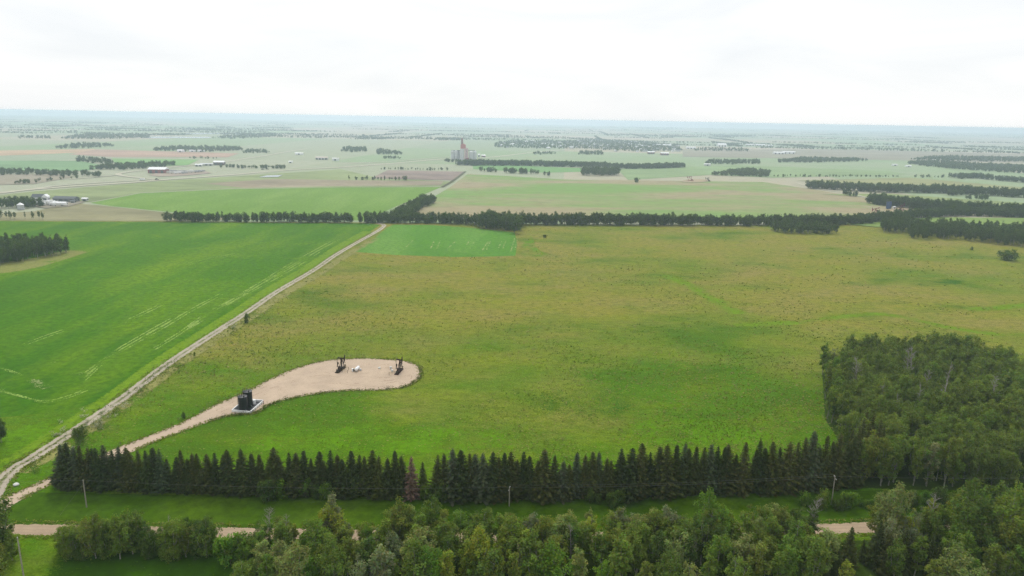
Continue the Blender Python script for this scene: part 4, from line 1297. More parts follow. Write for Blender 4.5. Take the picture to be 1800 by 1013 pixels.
# ------------------------------------------------------------------ pumpjacks
def pumpjack(loc, rz, label, tilt=-16, mats=None, group=None, scale=1.0):
    """skid along local +Y, horse head at +Y, motor at -Y"""
    a, b = mats or (M['rust_black'], M['weight_grey'])
    e = empty('pumpjack', loc, rz, scale)
    s = MB()
    for sx in (-0.55, 0.55):
        s.box((sx, -0.6, 0.45), (0.26, 8.6, 0.36))
    for yy in (-4.7, -3.2, -1.6, 0.2, 1.6, 3.5):
        s.box((0, yy, 0.44), (1.02, 0.24, 0.3))
    s.box((0, -0.6, 0.13), (2.0, 9.0, 0.26))
    s.build('skid', a, e)
    p = MB()
    for sx in (-1, 1):
        p.tube([(sx * 0.95, 2.5, 0.5), (sx * 0.16, 1.15, 5.35)], 0.17, 6)
        p.tube([(sx * 0.8, -0.6, 0.5), (sx * 0.14, 0.95, 5.35)], 0.14, 6)
    for t in (0.25, 0.5, 0.75):
        p.tube([(-0.95 + 0.79 * t, 2.5 - 1.35 * t, .5 + 4.85 * t), (0.95 - 0.79 * t, 2.5 - 1.35 * t, .5 + 4.85 * t)], 0.06, 5)
    p.box((0, 1.05, 5.45), (0.7, 0.6, 0.28))
    p.build('samson_post', a, e)
    lad = MB()
    for sx in (-0.2, 0.2):
        lad.tube([(sx + 0.42, 2.75, 0.5), (sx + 0.1, 1.35, 5.3)], 0.03, 4)
    for k in range(14):
        t = k / 14
        lad.tube([(0.22 - .32 * t, 2.75 - 1.4 * t, .5 + 4.8 * t), (0.62 - .32 * t, 2.75 - 1.4 * t, .5 + 4.8 * t)], 0.02, 4)
    lad.build('ladder', a, e)
    piv = Vector((0, 1.05, 5.75))
    rot = Matrix.Rotation(R(tilt), 3, 'X')
    def T(m):
        m.v = [tuple(piv + rot @ Vector(q)) for q in m.v]
        return m
    w = MB()
    w.box((0, -0.2, 0.28), (0.24, 6.6, 0.12)); w.box((0, -0.2, -0.22), (0.24, 6.6, 0.12)); w.box((0, -0.2, 0.03), (0.09, 6.6, 0.4))
    T(w).build('walking_beam', a, e)
    hd = MB()
    prof = []
    for k in range(9):
        g = R(-32 + 64 * k / 8)
        prof.append((3.9 * math.cos(g), 3.9 * math.sin(g) - 0.1))
    inner = [(3.0, -0.4), (3.0, 0.75)]
    n = len(prof)
    vs = [(sx, y, z) for sx in (-0.2, 0.2) for (y, z) in prof + [inner[1], inner[0]]]
    N = n + 2
    fs = [tuple(range(N)), tuple(reversed(range(N, 2 * N)))] + [(i, (i + 1) % N + 0, (i + 1) % N + N, i + N) for i in range(N)]
    fs = [fs[0], fs[1]] + [tuple(reversed(f)) for f in fs[2:]]
    hd.add(vs, fs)
    T(hd).build('horse_head', a, e)
    tip = piv + rot @ Vector((0, 3.8, 0.2))
    br = MB()
    for sx in (-0.09, 0.09):
        br.tube([(sx, 5.0, tip.z - 0.4), (sx, 5.0, 2.3)], 0.025, 5)
    br.box((0, 5.0, 2.25), (0.5, 0.16, 0.14))
    br.tube([(0, 5.0, 2.2), (0, 5.0, 1.2)], 0.03, 6)
    br.build('bridle', a, e)
    wh = MB()
    wh.lathe([(0.16, 0), (0.16, 0.5), (0.3, 0.5), (0.3, 0.62), (0.14, 0.62), (0.14, 1.3)], (0, 5.0, 0), 10)
    wh.tube([(-0.6, 5, 0.85), (0.6, 5, 0.85)], 0.09, 6)
    wh.build('wellhead', b, e)
    tail = piv + rot @ Vector((0, -3.4, 0))
    crank = Vector((0, -2.0, 2.35))
    gb = MB()
    gb.box((0, -2.0, 1.25), (1.0, 1.3, 1.3)); gb.box((0, -2.0, 2.2), (0.8, 1.1, 0.7), 0, 0, 0.85)
    gb.tube([(-1.1, -2, 2.35), (1.1, -2, 2.35)], 0.14, 8)
    gb.build('gearbox', a, e)
    ca = R(58)
    for sx in (-1, 1):
        cw = MB()
        d = Vector((0, math.cos(ca), math.sin(ca)))
        q = Vector((0, -d.z, d.y))
        o = crank + Vector((sx * 0.95, 0, 0))
        vs = []
        for dx in (-0.12, 0.12):
            for (u, v) in ((-0.3, -0.25), (1.1, -0.28), (1.3, -0.62), (2.1, -0.6), (2.25, 0), (2.1, 0.6), (1.3, 0.62), (1.1, 0.28), (-0.3, 0.25)):
                vs.append(o + Vector((dx, 0, 0)) + d * u + q * v)
        cw.add(vs, [tuple(range(9)), tuple(reversed(range(9, 18)))] + [(i, i + 9, (i + 1) % 9 + 9, (i + 1) % 9) for i in range(9)])
        cw.build('counterweight', b, e)
        pt = MB()
        pin = crank + Vector((sx * 1.15, 0, 0)) + d * 0.9
        pt.tube([pin, (sx * 0.85, tail.y, tail.z)], 0.12, 6)
        pt.build('pitman_arm', a, e)
    eq = MB()
    eq.box((0, tail.y, tail.z), (2.0, 0.3, 0.3))
    eq.box((0, tail.y, tail.z + .3), (0.5, 0.4, 0.4), 0, 0, .6)
    eq.build('equalizer', a, e)
    mo = MB()
    mo.box((0, -4.1, 0.9), (0.95, 0.9, 0.6)); mo.tube([(-0.45, -4.1, 1.35), (0.5, -4.1, 1.35)], 0.36, 12)
    mo.build('motor', b, e)
    bg = MB()
    bg.box((0.72, -3.05, 1.65), (0.16, 2.6, 1.0), 0, 0, 0.9)
    bg.build('belt_guard', a, e)
    return tag(e, label, 'pumpjack', group or 'pumpjacks')

def aim(p0, p1):
    """heading for local +Y from ground pixel p0 towards p1"""
    d = G(*p1) - G(*p0)
    return math.atan2(-d.x, d.y)
p = G(599.5, 650.5)
pumpjack((p.x, p.y, 0.062), aim((591, 658), (608, 645)), 'black pumpjack on the left of the well pad beside the white tank', -21, None, None, .8)
p = G(702, 653.5)
pumpjack((p.x, p.y, 0.062), aim((695, 661), (709, 646)), 'dark maroon pumpjack at the right end of the well pad', -23, (paint('maroon_black', (0.035, 0.010, 0.014), 0.7, 0, 0.5), M['weight_grey']), None, .8)
p = G(1540, 379)
pumpjack((p.x, p.y, 0.69), R(100), 'small reddish pumpjack at the left of the far well site', -14, (M['red'], M['rust_black']), None, 1.25)
p = G(1584, 371)
pumpjack((p.x, p.y, 0.69), R(-60), 'dark red pumpjack right of the far tanks', 10, (paint('dark_red', (0.10, 0.02, 0.02), 0.7), M['rust_black']), None, 1.1)
p = G(1213, 318.5)
pumpjack((p.x, p.y, 0.69), R(80), 'tiny red pumpjack on the far hay field', -14, (M['red'], M['red']), None, 1.15)
p = G(1244, 319)
pumpjack((p.x, p.y, 0.05), R(40), 'tiny grey pumpjack right of the far red one', -14, (M['weight_grey'], M['weight_grey']), None, 1.0)

# pipe stands beside the pumpjacks
def pipe_stand(a, b, label):
    A, B = G(*a), G(*b)
    m = A.lerp(B, .5)
    e = empty('pipe_stand', (m.x, m.y, 0.062), math.atan2((B - A).y, (B - A).x))
    L = (B - A).length / 2
    for sx in (-L, L):
        MB().tube([(sx, 0, 0), (sx, 0, 1.25)], 0.07, 6).build('post', M['weight_grey'], e)
    MB().tube([(-L, 0, 1.15), (L, 0, 1.15)], 0.05, 6).build('rail', M['yellow'], e)
    MB().tube([(-L, 0, 0.55), (L, 0, 0.55)], 0.04, 6).build('rail', M['yellow'], e)
    tag(e, label, 'pipe stand')
pipe_stand((602, 654), (611, 656), 'low pipe rail in front of the left pumpjack')
pipe_stand((604, 648), (613, 651), 'pipe rail at the right side of the left pumpjack')
pipe_stand((684, 660), (694, 658), 'low pipe rail left of the maroon pumpjack')

# white horizontal gas tank
p = G(628, 652)
e = empty('gas_tank', (p.x, p.y, 0.062), aim((624, 655), (633, 646)), .8)
prof = [(0.02, -2.35), (0.4, -2.28), (0.68, -2.05), (0.8, -1.7), (0.8, 1.7), (0.68, 2.05), (0.4, 2.28), (0.02, 2.35)]
mb = MB().lathe(prof, (0, 0, 0), 18)
mb.v = [(q[0], q[2], q[1] + 1.25) for q in mb.v]
mb.f = [tuple(reversed(f)) for f in mb.f]
mb.build('shell', M['white'], e, smooth=True)
for yy in (-1.3, 1.3):
    MB().box((0, yy, 0.3), (1.3, 0.3, 0.6)).build('saddle', M['steel'], e)
MB().lathe([(0.25, 0), (0.25, 0.22), (0.05, 0.3)], (0, 0, 2.0), 10).build('dome', M['white'], e)
tag(e, 'white horizontal gas tank between the two pumpjacks', 'gas tank')
def drum(px, r, h, mat, label):
    p = G(*px)
    e = empty('drum', (p.x, p.y, 0.062))
    MB().lathe([(r, 0), (r * 1.03, 0.03), (r, 0.06), (r, h * .33), (r * 1.04, h * .35), (r, h * .37), (r, h * .66), (r * 1.04, h * .68), (r, h * .7), (r, h)], (0, 0, 0), 14).build('barrel', mat, e)
    MB().lathe([(r * 1.04, 0), (r * 1.04, 0.05), (r * .2, 0.07)], (0, 0, h), 14).build('lid', mat, e)
    tag(e, label, 'drum', 'drums on the well pad')
drum((620, 653), 0.38, 1.1, M['white'], 'white drum just left of the white gas tank')
drum((621.8, 653), 0.34, 1.0, M['weight_grey'], 'dark drum just left of the white gas tank')
drum((623.6, 652.6), 0.34, 1.0, M['yellow'], 'yellowish drum just left of the white gas tank')
drum((634, 652), 0.36, 0.7, M['steel'], 'grey drum right of the white gas tank')
drum((667, 648.3), 0.5, 0.5, M['offwhite'], 'low pale drum in the middle of the well pad')
drum((687, 649), 0.45, 0.9, M['offwhite'], 'pale drum left of the maroon pumpjack head')
drum((689.5, 654), 0.45, 0.8, M['offwhite'], 'pale drum beside the maroon pumpjack skid')

# ------------------------------------------------------------------ black tanks in their containment
A, B, Cc = G(408, 724.5), G(440, 727.5), G(463, 707.5)
Dd = A + (Cc - B)
cen = (A + Cc) / 2
ang = math.atan2((B - A).y, (B - A).x)
W_, L_ = (B - A).length, (Cc - B).length
e = empty('containment_basin', (cen.x, cen.y, 0.062))
def wall_between(p, q, name, h=0.75, th=0.16):
    m = (p + q) / 2 - cen
    d = q - p
    n = MB().box((m.x, m.y, h / 2), (d.length + th, th, h), math.atan2(d.y, d.x))
    n.box((m.x, m.y, h + 0.03), (d.length + th + .1, th + 0.14, 0.06), math.atan2(d.y, d.x))
    n.build(name, M['white'], e)
    k = int(d.length / 1.6)
    for i in range(1, k):
        s = p.lerp(q, i / k) - cen
        MB().box((s.x, s.y, h / 2), (0.12, th + 0.22, h - 0.02), math.atan2(d.y, d.x)).build('wall_rib', M['offwhite'], e)
wall_between(A, B, 'wall'); wall_between(B, Cc, 'wall'); wall_between(Cc, Dd, 'wall'); wall_between(Dd, A, 'wall')
fl = MB()
ins = [((q - cen) * 0.97) for q in (A, B, Cc, Dd)]
fl.add([(q.x, q.y, 0.05) for q in ins] + [(q.x, q.y, -0.02) for q in ins], [(0, 1, 2, 3), (7, 6, 5, 4), (0, 4, 5, 1), (1, 5, 6, 2), (2, 6, 7, 3), (3, 7, 4, 0)])
fl.build('liner', M['black_steel'], e)
tag(e, 'white walled containment basin around the two black tanks', 'containment')

def storage_tank(px, d, h, label, mat):
    p = G(*px)
    e = empty('storage_tank', (p.x, p.y, 0.115))
    r = d / 2
    prof = [(r + 0.08, 0), (r + 0.08, 0.1), (r, 0.12)]
    for k in range(1, 6):
        z = h * k / 6
        prof += [(r, z - 0.05), (r + 0.035, z - 0.03), (r + 0.035, z + 0.03), (r, z + 0.05)]
    prof += [(r, h - .02), (r + .06, h), (r + .06, h + .06), (r - .02, h + 0.08)]
    MB().lathe(prof, (0, 0, 0), 28).build('shell', mat, e)
    MB().lathe([(r - 0.03, 0), (r * .5, 0.16), (0.12, 0.3)], (0, 0, h + 0.07), 24).build('roof', mat, e)
    MB().lathe([(0.28, 0), (0.28, 0.28), (0.34, 0.28), (0.34, 0.36), (0.05, 0.38)], (r * .45, -r * .35, h + .16), 12).build('hatch', M['weight_grey'], e)
    MB().tube([(-r * .3, r * .3, h + .1), (-r * .3, r * .3, h + .9), (-r * .3 + .25, r * .3, h + 1.0), (-r * .3 + .3, r * .3, h + .8)], 0.07, 6).build('vent_pipe', M['weight_grey'], e)
    rail = MB()
    N = 12
    ring = [(1.0 * r * math.cos(R(150 + 160 * k / N)), r * math.sin(R(150 + 160 * k / N)), h + 1.05) for k in range(N + 1)]
    rail.tube(ring, 0.035, 5)
    rail.tube([(q[0], q[1], q[2] - .5) for q in ring], 0.025, 5)
    for k in range(0, N + 1, 2):
        rail.tube([(ring[k][0], ring[k][1], h + .05), ring[k]], 0.03, 5)
    rail.build('guard_rail', M['weight_grey'], e)
    ld = MB()
    a0 = R(205)
    for s in (-.25, .25):
        x0, y0 = (r + .18) * math.cos(a0) - s * math.sin(a0), (r + .18) * math.sin(a0) + s * math.cos(a0)
        ld.tube([(x0, y0, 0.1), (x0, y0, h + 1.0)], 0.035, 5)
    for k in range(20):
        z = 0.3 + k * h / 20
        c, s_ = math.cos(a0), math.sin(a0)
        ld.tube([((r + .18) * c + .25 * s_, (r + .18) * s_ - .25 * c, z), ((r + .18) * c - .25 * s_, (r + .18) * s_ + .25 * c, z)], 0.02, 4)
    ld.build('ladder', M['weight_grey'], e)
    MB().tube([(r * .8, -r * .62, 0.5), (r * 1.15, -r * .9, 0.5), (r * 1.15, -r * .9, 0.1)], 0.09, 6).build('outlet_pipe', M['steel'], e)
    tag(e, label, 'storage tank', 'tanks on this site')
    return e
storage_tank((428, 721.8), 3.1, 5.1, 'black steel storage tank nearest the white basin corner', M['black_steel'])
storage_tank((436.6, 713.5), 3.1, 5.35, 'taller black storage tank behind its twin in the basin', M['black_steel'])
drum((446.5, 710.5), 0.6, 1.5, M['white'], 'white drum right of the rear black tank')
p = G(463.5, 711)
e = empty('loading_valve', (p.x, p.y, 0.06))
MB().tube([(0, 0, 0), (0, 0, 1.1), (-0.5, 0.2, 1.15), (-1.2, 0.5, 1.15)], 0.09, 6).build('pipe', M['weight_grey'], e)
MB().lathe([(0.25, 0), (0.25, 0.05), (.05, .07)], (0, 0, 1.15), 10).build('hand_wheel', M['red'], e)
tag(e, 'dark loading valve at the right corner of the white basin', 'valve')
for i, (px, lb) in enumerate((((1559.5, 368), 'blue tank left of its twin at the far well site'), ((1563.5, 368), 'blue tank right of its twin at the far well site'))):
    storage_tank(px, 3.4, 8.4, lb, M['blue_tank']).location.z = 0.69

# ------------------------------------------------------------------ power poles and wires
def power_pole(px, h, label, arm=True, guy=None, loc=None):
    p = loc or G(*px)
    e = empty('power_pole', (p.x, p.y, 0), 0)
    MB().tube([(0, 0, -0.3), (0, 0, h * .5), (0, 0, h)], [0.17, 0.15, 0.12], 8).build('pole', M['pole_wood'], e)
    tops = [Vector((p.x, p.y, h + .2))]
    if arm:
        MB().box((0, -0.14, h - 0.35), (2.4, 0.1, 0.12), R(80)).build('crossarm', M['pole_wood'], e)
        for s in (-1.05, 1.05):
            MB().lathe([(0.05, 0), (0.09, .05), (.05, .1), (.09, .15), (.04, .22)], (s * math.cos(R(80)), s * math.sin(R(80)) - .14, h - .29), 8).build('insulator', M['offwhite'], e)
    MB().lathe([(0.05, 0), (0.09, .05), (.05, .1), (.09, .15), (.04, .25)], (0, 0, h), 8).build('insulator', M['offwhite'], e)
    if guy:
        q = G(*guy) - Vector((p.x, p.y, 0))
        MB().tube([(0, 0, h * .9), tuple(q)], 0.022, 4).build('guy_wire', M['wire'], e)
    tag(e, label, 'power pole', 'power poles along the road')
    return Vector((p.x, p.y, h))
P1 = power_pole((152.5, 892), height_for(G(152.5, 892), 845), 'pale wooden power pole in front of the left end of the spruce row', False, (104, 908))
P2 = power_pole((895, 890), height_for(G(895, 890), 857), 'wooden power pole in front of the spruces near the centre', True)
P3 = power_pole((1461, 888), height_for(G(1461, 888), 838), 'wooden power pole with crossarm in front of the right grove', True)
q = G(46, 1040)
P0 = power_pole(None, height_for(q, 946), 'pale wooden power pole in the lower left corner near the road', False, None, q)
def wire(a, b, off, sag, label):
    pts = [a.lerp(b, t / 16) + Vector((0, off, .1 - sag * 4 * (t / 16) * (1 - t / 16))) for t in range(17)]
    o = MB().tube(pts, 0.022, 4).build('overhead_wire', M['wire'])
    tag(o, label, 'wire', 'overhead wires')
ex1 = P1 + (P1 - P2).normalized() * 80
ex3 = P3 + (P3 - P2).normalized() * 80
wire(P1, P2, 0, 1.2, 'thin overhead wire from left pole to middle pole')
wire(P2, P3, 0, 1.0, 'thin overhead wire from middle pole to right pole')
wire(P2, P3, 1.1, 1.0, 'second thin overhead wire on the far crossarm end up to the right pole')
wire(P3, Vector((ex3.x, ex3.y, P3.z)), 0, .7, 'thin overhead wire leaving the right pole over the grove edge')
wire(Vector((ex1.x, ex1.y, P1.z)), P1, 0, .7, 'thin overhead wire arriving at the left pole')

# ------------------------------------------------------------------ grain elevator
gp_ = G(815, 281.5)
u = mpp(gp_)                                     # metres per photo pixel there
e = empty('grain_elevator', (gp_.x, gp_.y, 0.6), math.atan2(-gp_.x, gp_.y) * -0 + 0)
def ex(px): return (px - 815) * u
def silo(px, r, h, dy=0.0, name='silo'):
    o = MB().lathe([(r, 0), (r, h), (r * 1.02, h), (r * 1.02, h + .5), (r * .55, h + r * .38), (0.4, h + r * .62)], (ex(px), dy, 0), 24).build(name, M['concrete'], e, smooth=False)
    rg = MB()
    for k in range(1, 5):
        rg.lathe([(r + .02, h * k / 5 - .3), (r + .25, h * k / 5 - .3), (r + .25, h * k / 5 + .3), (r + .02, h * k / 5 + .3)], (ex(px), dy, 0), 24)
    rg.build('hoop', M['steel'], o)
for px_, r_, h_, dy in ((795.4, 3.0, 14.0, 0), (801.6, 3.0, 14.2, 0), (806.2, 2.6, 14.4, 9), (798.5, 3, 14.2, 10), (828.3, 3.9, 13.4, 0), (834.6, 3.3, 14.2, 3)):
    silo(px_, r_ * u * .98, h_ * u, dy)
MB().box((ex(811.8), 0, 9.5 * u), (6.4 * u, 8 * u, 19 * u)).build('workhouse', M['concrete'], e)
MB().box((ex(819.6), 0.5, 10 * u), (6.6 * u, 8 * u, 20 * u)).build('tower', paint('tower_rose', (0.58, 0.40, 0.41), 0.7, 0, 0.15, 0.2), e)
MB().box((ex(814.2), 0.3, 22.5 * u), (9.0 * u, 7 * u, 6.6 * u)).build('headhouse', M['brick_red'], e)
MB().gable((ex(814.2), 0.3, 25.8 * u), (9.0 * u, 7 * u), 2.2 * u, .4, 0, 'y').build('roof', M['brick_red'], e)
MB().box((ex(812.3), 0, 31 * u), (3.4 * u, 3.4 * u, 12 * u)).build('leg_tower', paint('leg_tower_dark', (0.30, 0.17, 0.18), 0.7), e)
for s in (810.8, 814.2):
    MB().tube([(ex(s), 0, 36 * u), (ex(s), 0, 40 * u)], 0.5, 6).build('mast', M['steel'], e)
gal = MB()
gal.box((ex(801), 2, 15.6 * u), (15 * u, 1.6 * u, 1.2 * u))
for s in (795, 800, 805):
    gal.box((ex(s), 2, 14.8 * u), (.4 * u, 1.2 * u, 1.2 * u))
gal.build('gallery', M['grey_roof'], e)
g2 = MB(); g2.box((ex(829), 2, 16.4 * u), (12 * u, 1.2 * u, 0.9 * u)); g2.build('gallery', M['grey_roof'], e)
MB().box((ex(822), -4.5 * u, 1.8 * u), (6 * u, 3 * u, 3.4 * u)).build('drive_shed', M['red'], e)
for k in range(6):
    MB().box((ex(819.6), -4.05 * u + .5, (3 + 2.8 * k) * u), (1.0 * u, .3, 1.2 * u)).build('window', M['glass'], e)
tag(e, 'pinkish red grain elevator tower with grey silos on both sides', 'grain elevator')

# ------------------------------------------------------------------ buildings
def shed(name, px, w, d, h, rh, wall, roof, label, rz=0.0, axis='x', doors=1, cat='shed', z=0.7, group=None):
    p = G(*px)
    e = empty(name, (p.x, p.y, z), rz)
    w, d, h, rh = w * .6, d * .62, h * .75, rh * .7
    MB().box((0, 0, h / 2), (w, d, h)).build('wall', wall, e)
    gb = MB()
    if axis == 'x':
        for s in (-1, 1):
            gb.add([(s * (w / 2 - .05), -d / 2, h), (s * (w / 2 - .05), d / 2, h), (s * (w / 2 - .05), 0, h + rh * .96)], [(0, 1, 2)] if s > 0 else [(2, 1, 0)])
    MB().gable((0, 0, h + .01), (w, d), rh, .5, 0, axis).build('roof', roof, e)
    for k in range(doors):
        xx = w * ((k + .5) / doors - .5)
        MB().box((xx, -d / 2 - .06, h * .38), (min(4.2, w / doors * .6), .12, h * .76)).build('door', M['grey_roof'] if wall is not M['grey_roof'] else M['white'], e)
    for k in range(2):
        MB().box((w / 2 + .05, (k - .5) * d * .45, h * .6), (.1, 1.4, 1.1)).build('window', M['glass'], e)
    return tag(e, label, cat, group)
shed('barn', (71, 356), 22, 14, 7, 5, M['white'], M['grey_roof'], 'white barn with dark grey roof in the left farmyard', R(6))
shed('long_shed', (117, 355), 42, 15, 4.5, 3.2, paint('grey_tin', (0.2, 0.2, 0.2)), M['grey_roof'], 'long low grey shed right of the white barn', R(-4), 'x', 4)
shed('house', (82, 356.5), 9, 10, 8, 4, M['white'], M['white'], 'white gabled house beside the dark roofed barn', R(10), 'y', 1, 'house')
shed('shed', (106, 361), 24, 8, 3, 1.6, M['white'], M['white'], 'long white shed in front of the grey farm shed', R(-3), 'x', 3)
shed('shed', (150, 354), 9, 7, 3, 2, M['offwhite'], M['white'], 'small pale shed right of the farmyard', R(4))
shed('shed', (129, 357.5), 8, 5, 2.6, 1.2, M['steel'], M['grey_roof'], 'small grey shed below the long grey one', R(4))
shed('house', (14, 357), 12, 9, 4, 2.5, M['white'], M['offwhite'], 'white house half hidden by the farm trees', R(5), 'x', 1, 'house')
shed('shed', (279, 304.5), 46, 30, 8, 5, M['red'], M['white'], 'large red shed with white roof beside the side road', R(5), 'x', 3)
shed('shed', (386, 290.5), 34, 20, 7, 4, paint('shed_brown', (0.16, 0.11, 0.11)), M['white'], 'white roofed shed on the second farm right of the red shed', R(5), 'x', 2)
shed('shed', (364, 291.5), 40, 12, 4, 2, M['offwhite'], M['steel'], 'long low pale shed on the second farm', R(2), 'x', 3)
shed('shed', (350, 293), 22, 10, 4, 2, M['offwhite'], M['white'], 'small white shed at the left of the second farm', R(2), 'x', 2)
shed('shed', (318, 268), 26, 16, 6, 3, M['white'], M['white'], 'left white shed below the long far wood', R(2))
shed('shed', (339, 267.5), 26, 12, 5, 2, M['white'], M['white'], 'middle white shed below the long far wood', R(2))
shed('shed', (354, 267.5), 28, 14, 5, 2, M['white'], M['white'], 'right white shed below the long far wood', R(2))
shed('shed', (511, 287), 12, 9, 4, 2, M['white'], M['white'], 'small white shed between highway and side road', R(2))
shed('shed', (526, 272.5), 34, 12, 5, 2, M['white'], M['white'], 'far pale shed beside the bend of the side road', R(2))
shed('shed', (566, 281), 46, 20, 6, 3, M['offwhite'], paint('tan_roof', (0.5, 0.42, 0.33)), 'tan roofed long shed above the highway', R(2), 'x', 4)
shed('shed', (590, 283), 24, 14, 6, 3, M['white'], M['offwhite'], 'white shed right of the tan roofed one', R(2))
shed('shed', (842, 276.5), 9, 9, 8, 3, M['white'], M['white'], 'small white annex right of the silos', 0)
shed('shed', (850, 276.5), 17, 12, 5, 3, M['red'], M['white'], 'low red walled shed at the right foot of the elevator', 0)
shed('hall', (1268, 258), 60, 40, 10, 9, M['white'], M['white'], 'big white gabled hall behind the town', R(3), 'x', 3)
for px_, w_, lb in (((1214, 262), 60, 'long white warehouse right of the town'), ((1318, 256.5), 60, 'far left of the white warehouses at the town end'), ((1336, 257), 70, 'middle of the far white warehouses at the town end'), ((1352, 258), 46, 'right of the far white warehouses at the town end'),
                    ((1368, 271.5), 60, 'left long white roof below the town end'), ((1386, 270.5), 70, 'right long white roof below the town end'), ((1144, 271), 34, 'reddish roofed depot below the town'), ((1168, 273), 40, 'pale depot right of the reddish roofed one'),
                    ((1172, 258), 60, 'long white building on the right side of the town'), ((1158, 257), 30, 'short white building beside the long one in town')):
    shed('warehouse', px_, w_, 24, 7, 4, M['red'] if 'reddish' in lb else M['white'], M['white'], lb, R(2), 'x', 3, 'warehouse')
shed('shed', (1243, 292), 24, 12, 5, 2, M['offwhite'], M['white'], 'small white shed left of the far wood', R(2))
shed('shed', (1642, 284), 16, 10, 5, 2, M['white'], M['white'], 'tiny white house by the farthest right wood', R(2))
shed('shed', (1572, 292), 22, 10, 4, 2, M['white'], M['white'], 'left of two tiny white roofs on the far right field', R(2))
shed('shed', (1596, 294), 22, 10, 4, 2, M['white'], M['white'], 'right of two tiny white roofs on the far right field', R(2))
shed('shed', (1571, 367.5), 5, 3.5, 2.6, .8, M['white'], M['white'], 'small white shack right of the blue tanks', R(10))
shed('shed', (1551, 376.5), 6, 3, 2.2, .6, M['offwhite'], M['white'], 'low white skid shack in front of the far pumpjack', R(10))
# grain bin
p = G(37, 369)
e = empty('grain_bin', (p.x, p.y, 0.3))
MB().lathe([(3.2, 0), (3.2, 5)], (0, 0, 0), 18).build('wall', M['steel'], e)
MB().lathe([(3.35, 0), (.3, 2.0)], (0, 0, 5.0), 18).build('roof', M['white'], e)
tag(e, 'round white grain bin in front of the farm trees', 'grain bin')

# trailers and machinery in yards
def trailer(px, L, h, mat, label, rz, group):
    p = G(*px)
    e = empty('trailer', (p.x, p.y, 0.72), rz)
    MB().box((0, 0, 0.9 + h / 2), (L, 2.6, h), 0, 0, .97).build('body', mat, e)
    MB().box((L * .5 + .7, 0, .8), (1.6, .3, .2)).build('tow_bar', M['weight_grey'], e)
    for s in (-1, 1):
        t = MB().tube([(-L * .2, s * 1.1, .5), (-L * .2, s * 1.35, .5)], .5, 12)
        t.build('wheel', M['rubber'], e)
    e['category'] = 'trailer'
    ENTRIES.append((e, label, px[0]))
yard1 = [(297, 305.5), (304, 306), (311, 306.4), (318, 305.8), (324, 306.2), (331, 305), (338, 304.5), (345, 304.2), (300, 303), (308, 303.6), (316, 303), (326, 303.4), (336, 302.6), (350, 303.6), (356, 303.2)]
for i, q in enumerate(yard1):
    trailer(q, random.uniform(6, 10), random.uniform(2.2, 3.0), random.choice((M['white'], M['offwhite'], M['steel'])), 'pale parked trailer in the yard right of the red shed', R(random.uniform(-15, 60)), 'trailers parked beside the red shed')
yard2 = [(68, 361), (74, 362.5), (80, 362), (87, 361.5), (92, 362.5), (97, 360), (101, 363.5), (72, 359.5), (90, 358.8), (84, 359), (112, 363), (45, 358.5), (53, 359)]
for i, q in enumerate(yard2):
    trailer(q, random.uniform(5, 9), random.uniform(2, 3), random.choice((M['white'], M['offwhite'], M['white'])), 'small white trailer among the clutter of the left farmyard', R(random.uniform(-30, 60)), 'trailers in the left farmyard')

# town houses
hm = []
for k, (wm, rm) in enumerate(((M['offwhite'], M['steel']), (M['offwhite'], M['grey_roof']), (M['white'], M['steel']))):
    h_ = MB().box((0, 0, 2), (13, 9, 4)).gable((0, 0, 4.01), (13, 9), 2.6, .5, 1)
    h_.box((3, 0, 6), (.8, .8, 2.0), 0, 1)
    hm.append(h_.mesh('house', [wm, rm]))
town = fill([(868, 260), (940, 262), (1020, 262.5), (1060, 267), (1130, 269), (1200, 268), (1195, 257), (1130, 251), (1050, 247), (980, 250), (900, 249), (872, 253)], 62, .48)
random.shuffle(town)
for q in town[:230]:
    x_, y_ = project((q[0], q[1], 0))
    if random.random() < (.6 if x_ < 1010 else .38): continue
    o = link('house', hm[random.randrange(3)], None, (q[0], q[1], .05), R(random.choice((3, 93)) + random.uniform(-8, 8)), random.uniform(.8, 1.25))
    lb = 'tiny pale house in the sparse left end of the far town' if x_ < 1010 else ('tiny pale house in the crowded middle of the far town' if x_ < 1120 else 'tiny pale house at the right end of the far town')
    tag(o, lb, 'house', lb)

# ------------------------------------------------------------------ vehicles on the highway
def car(px, rz, mat, label, L=4.8, h=1.5, van=False):
    p = G(*px)
    e = empty('car', (p.x, p.y, 0.75), rz)
    b = MB().box((0, 0, .72), (L, 1.85, .6), 0, 0, .97)
    b.box((-.1 * L if not van else -.05 * L, 0, 1.0 + h * .22), (L * (.55 if not van else .82), 1.7, h * .5), 0, 0, .82)
    b.build('body', mat, e)
    MB().box((-.1 * L, 0, 1.05 + h * .2), (L * .5, 1.74, .36), 0, 0, .9).build('window', M['glass'], e)
    for sx in (-.3, .3):
        for sy in (-1, 1):
            MB().tube([(sx * L, sy * .78, .34), (sx * L, sy * .98, .34)], .34, 12).build('wheel', M['rubber'], e)
    tag(e, label, 'vehicle')
car((251, 317.6), R(20), M['white'], 'white truck turning off the highway', 9, 3.6, True)
car((276, 317.2), R(20), M['weight_grey'], 'dark vehicle at the highway junction', 6, 2.4)
car((462, 299.5), R(20), M['weight_grey'], 'left of two dark vehicles on the highway', 6, 2.4)
car((470, 299), R(20), M['weight_grey'], 'right of two dark vehicles on the highway', 6, 2.4)

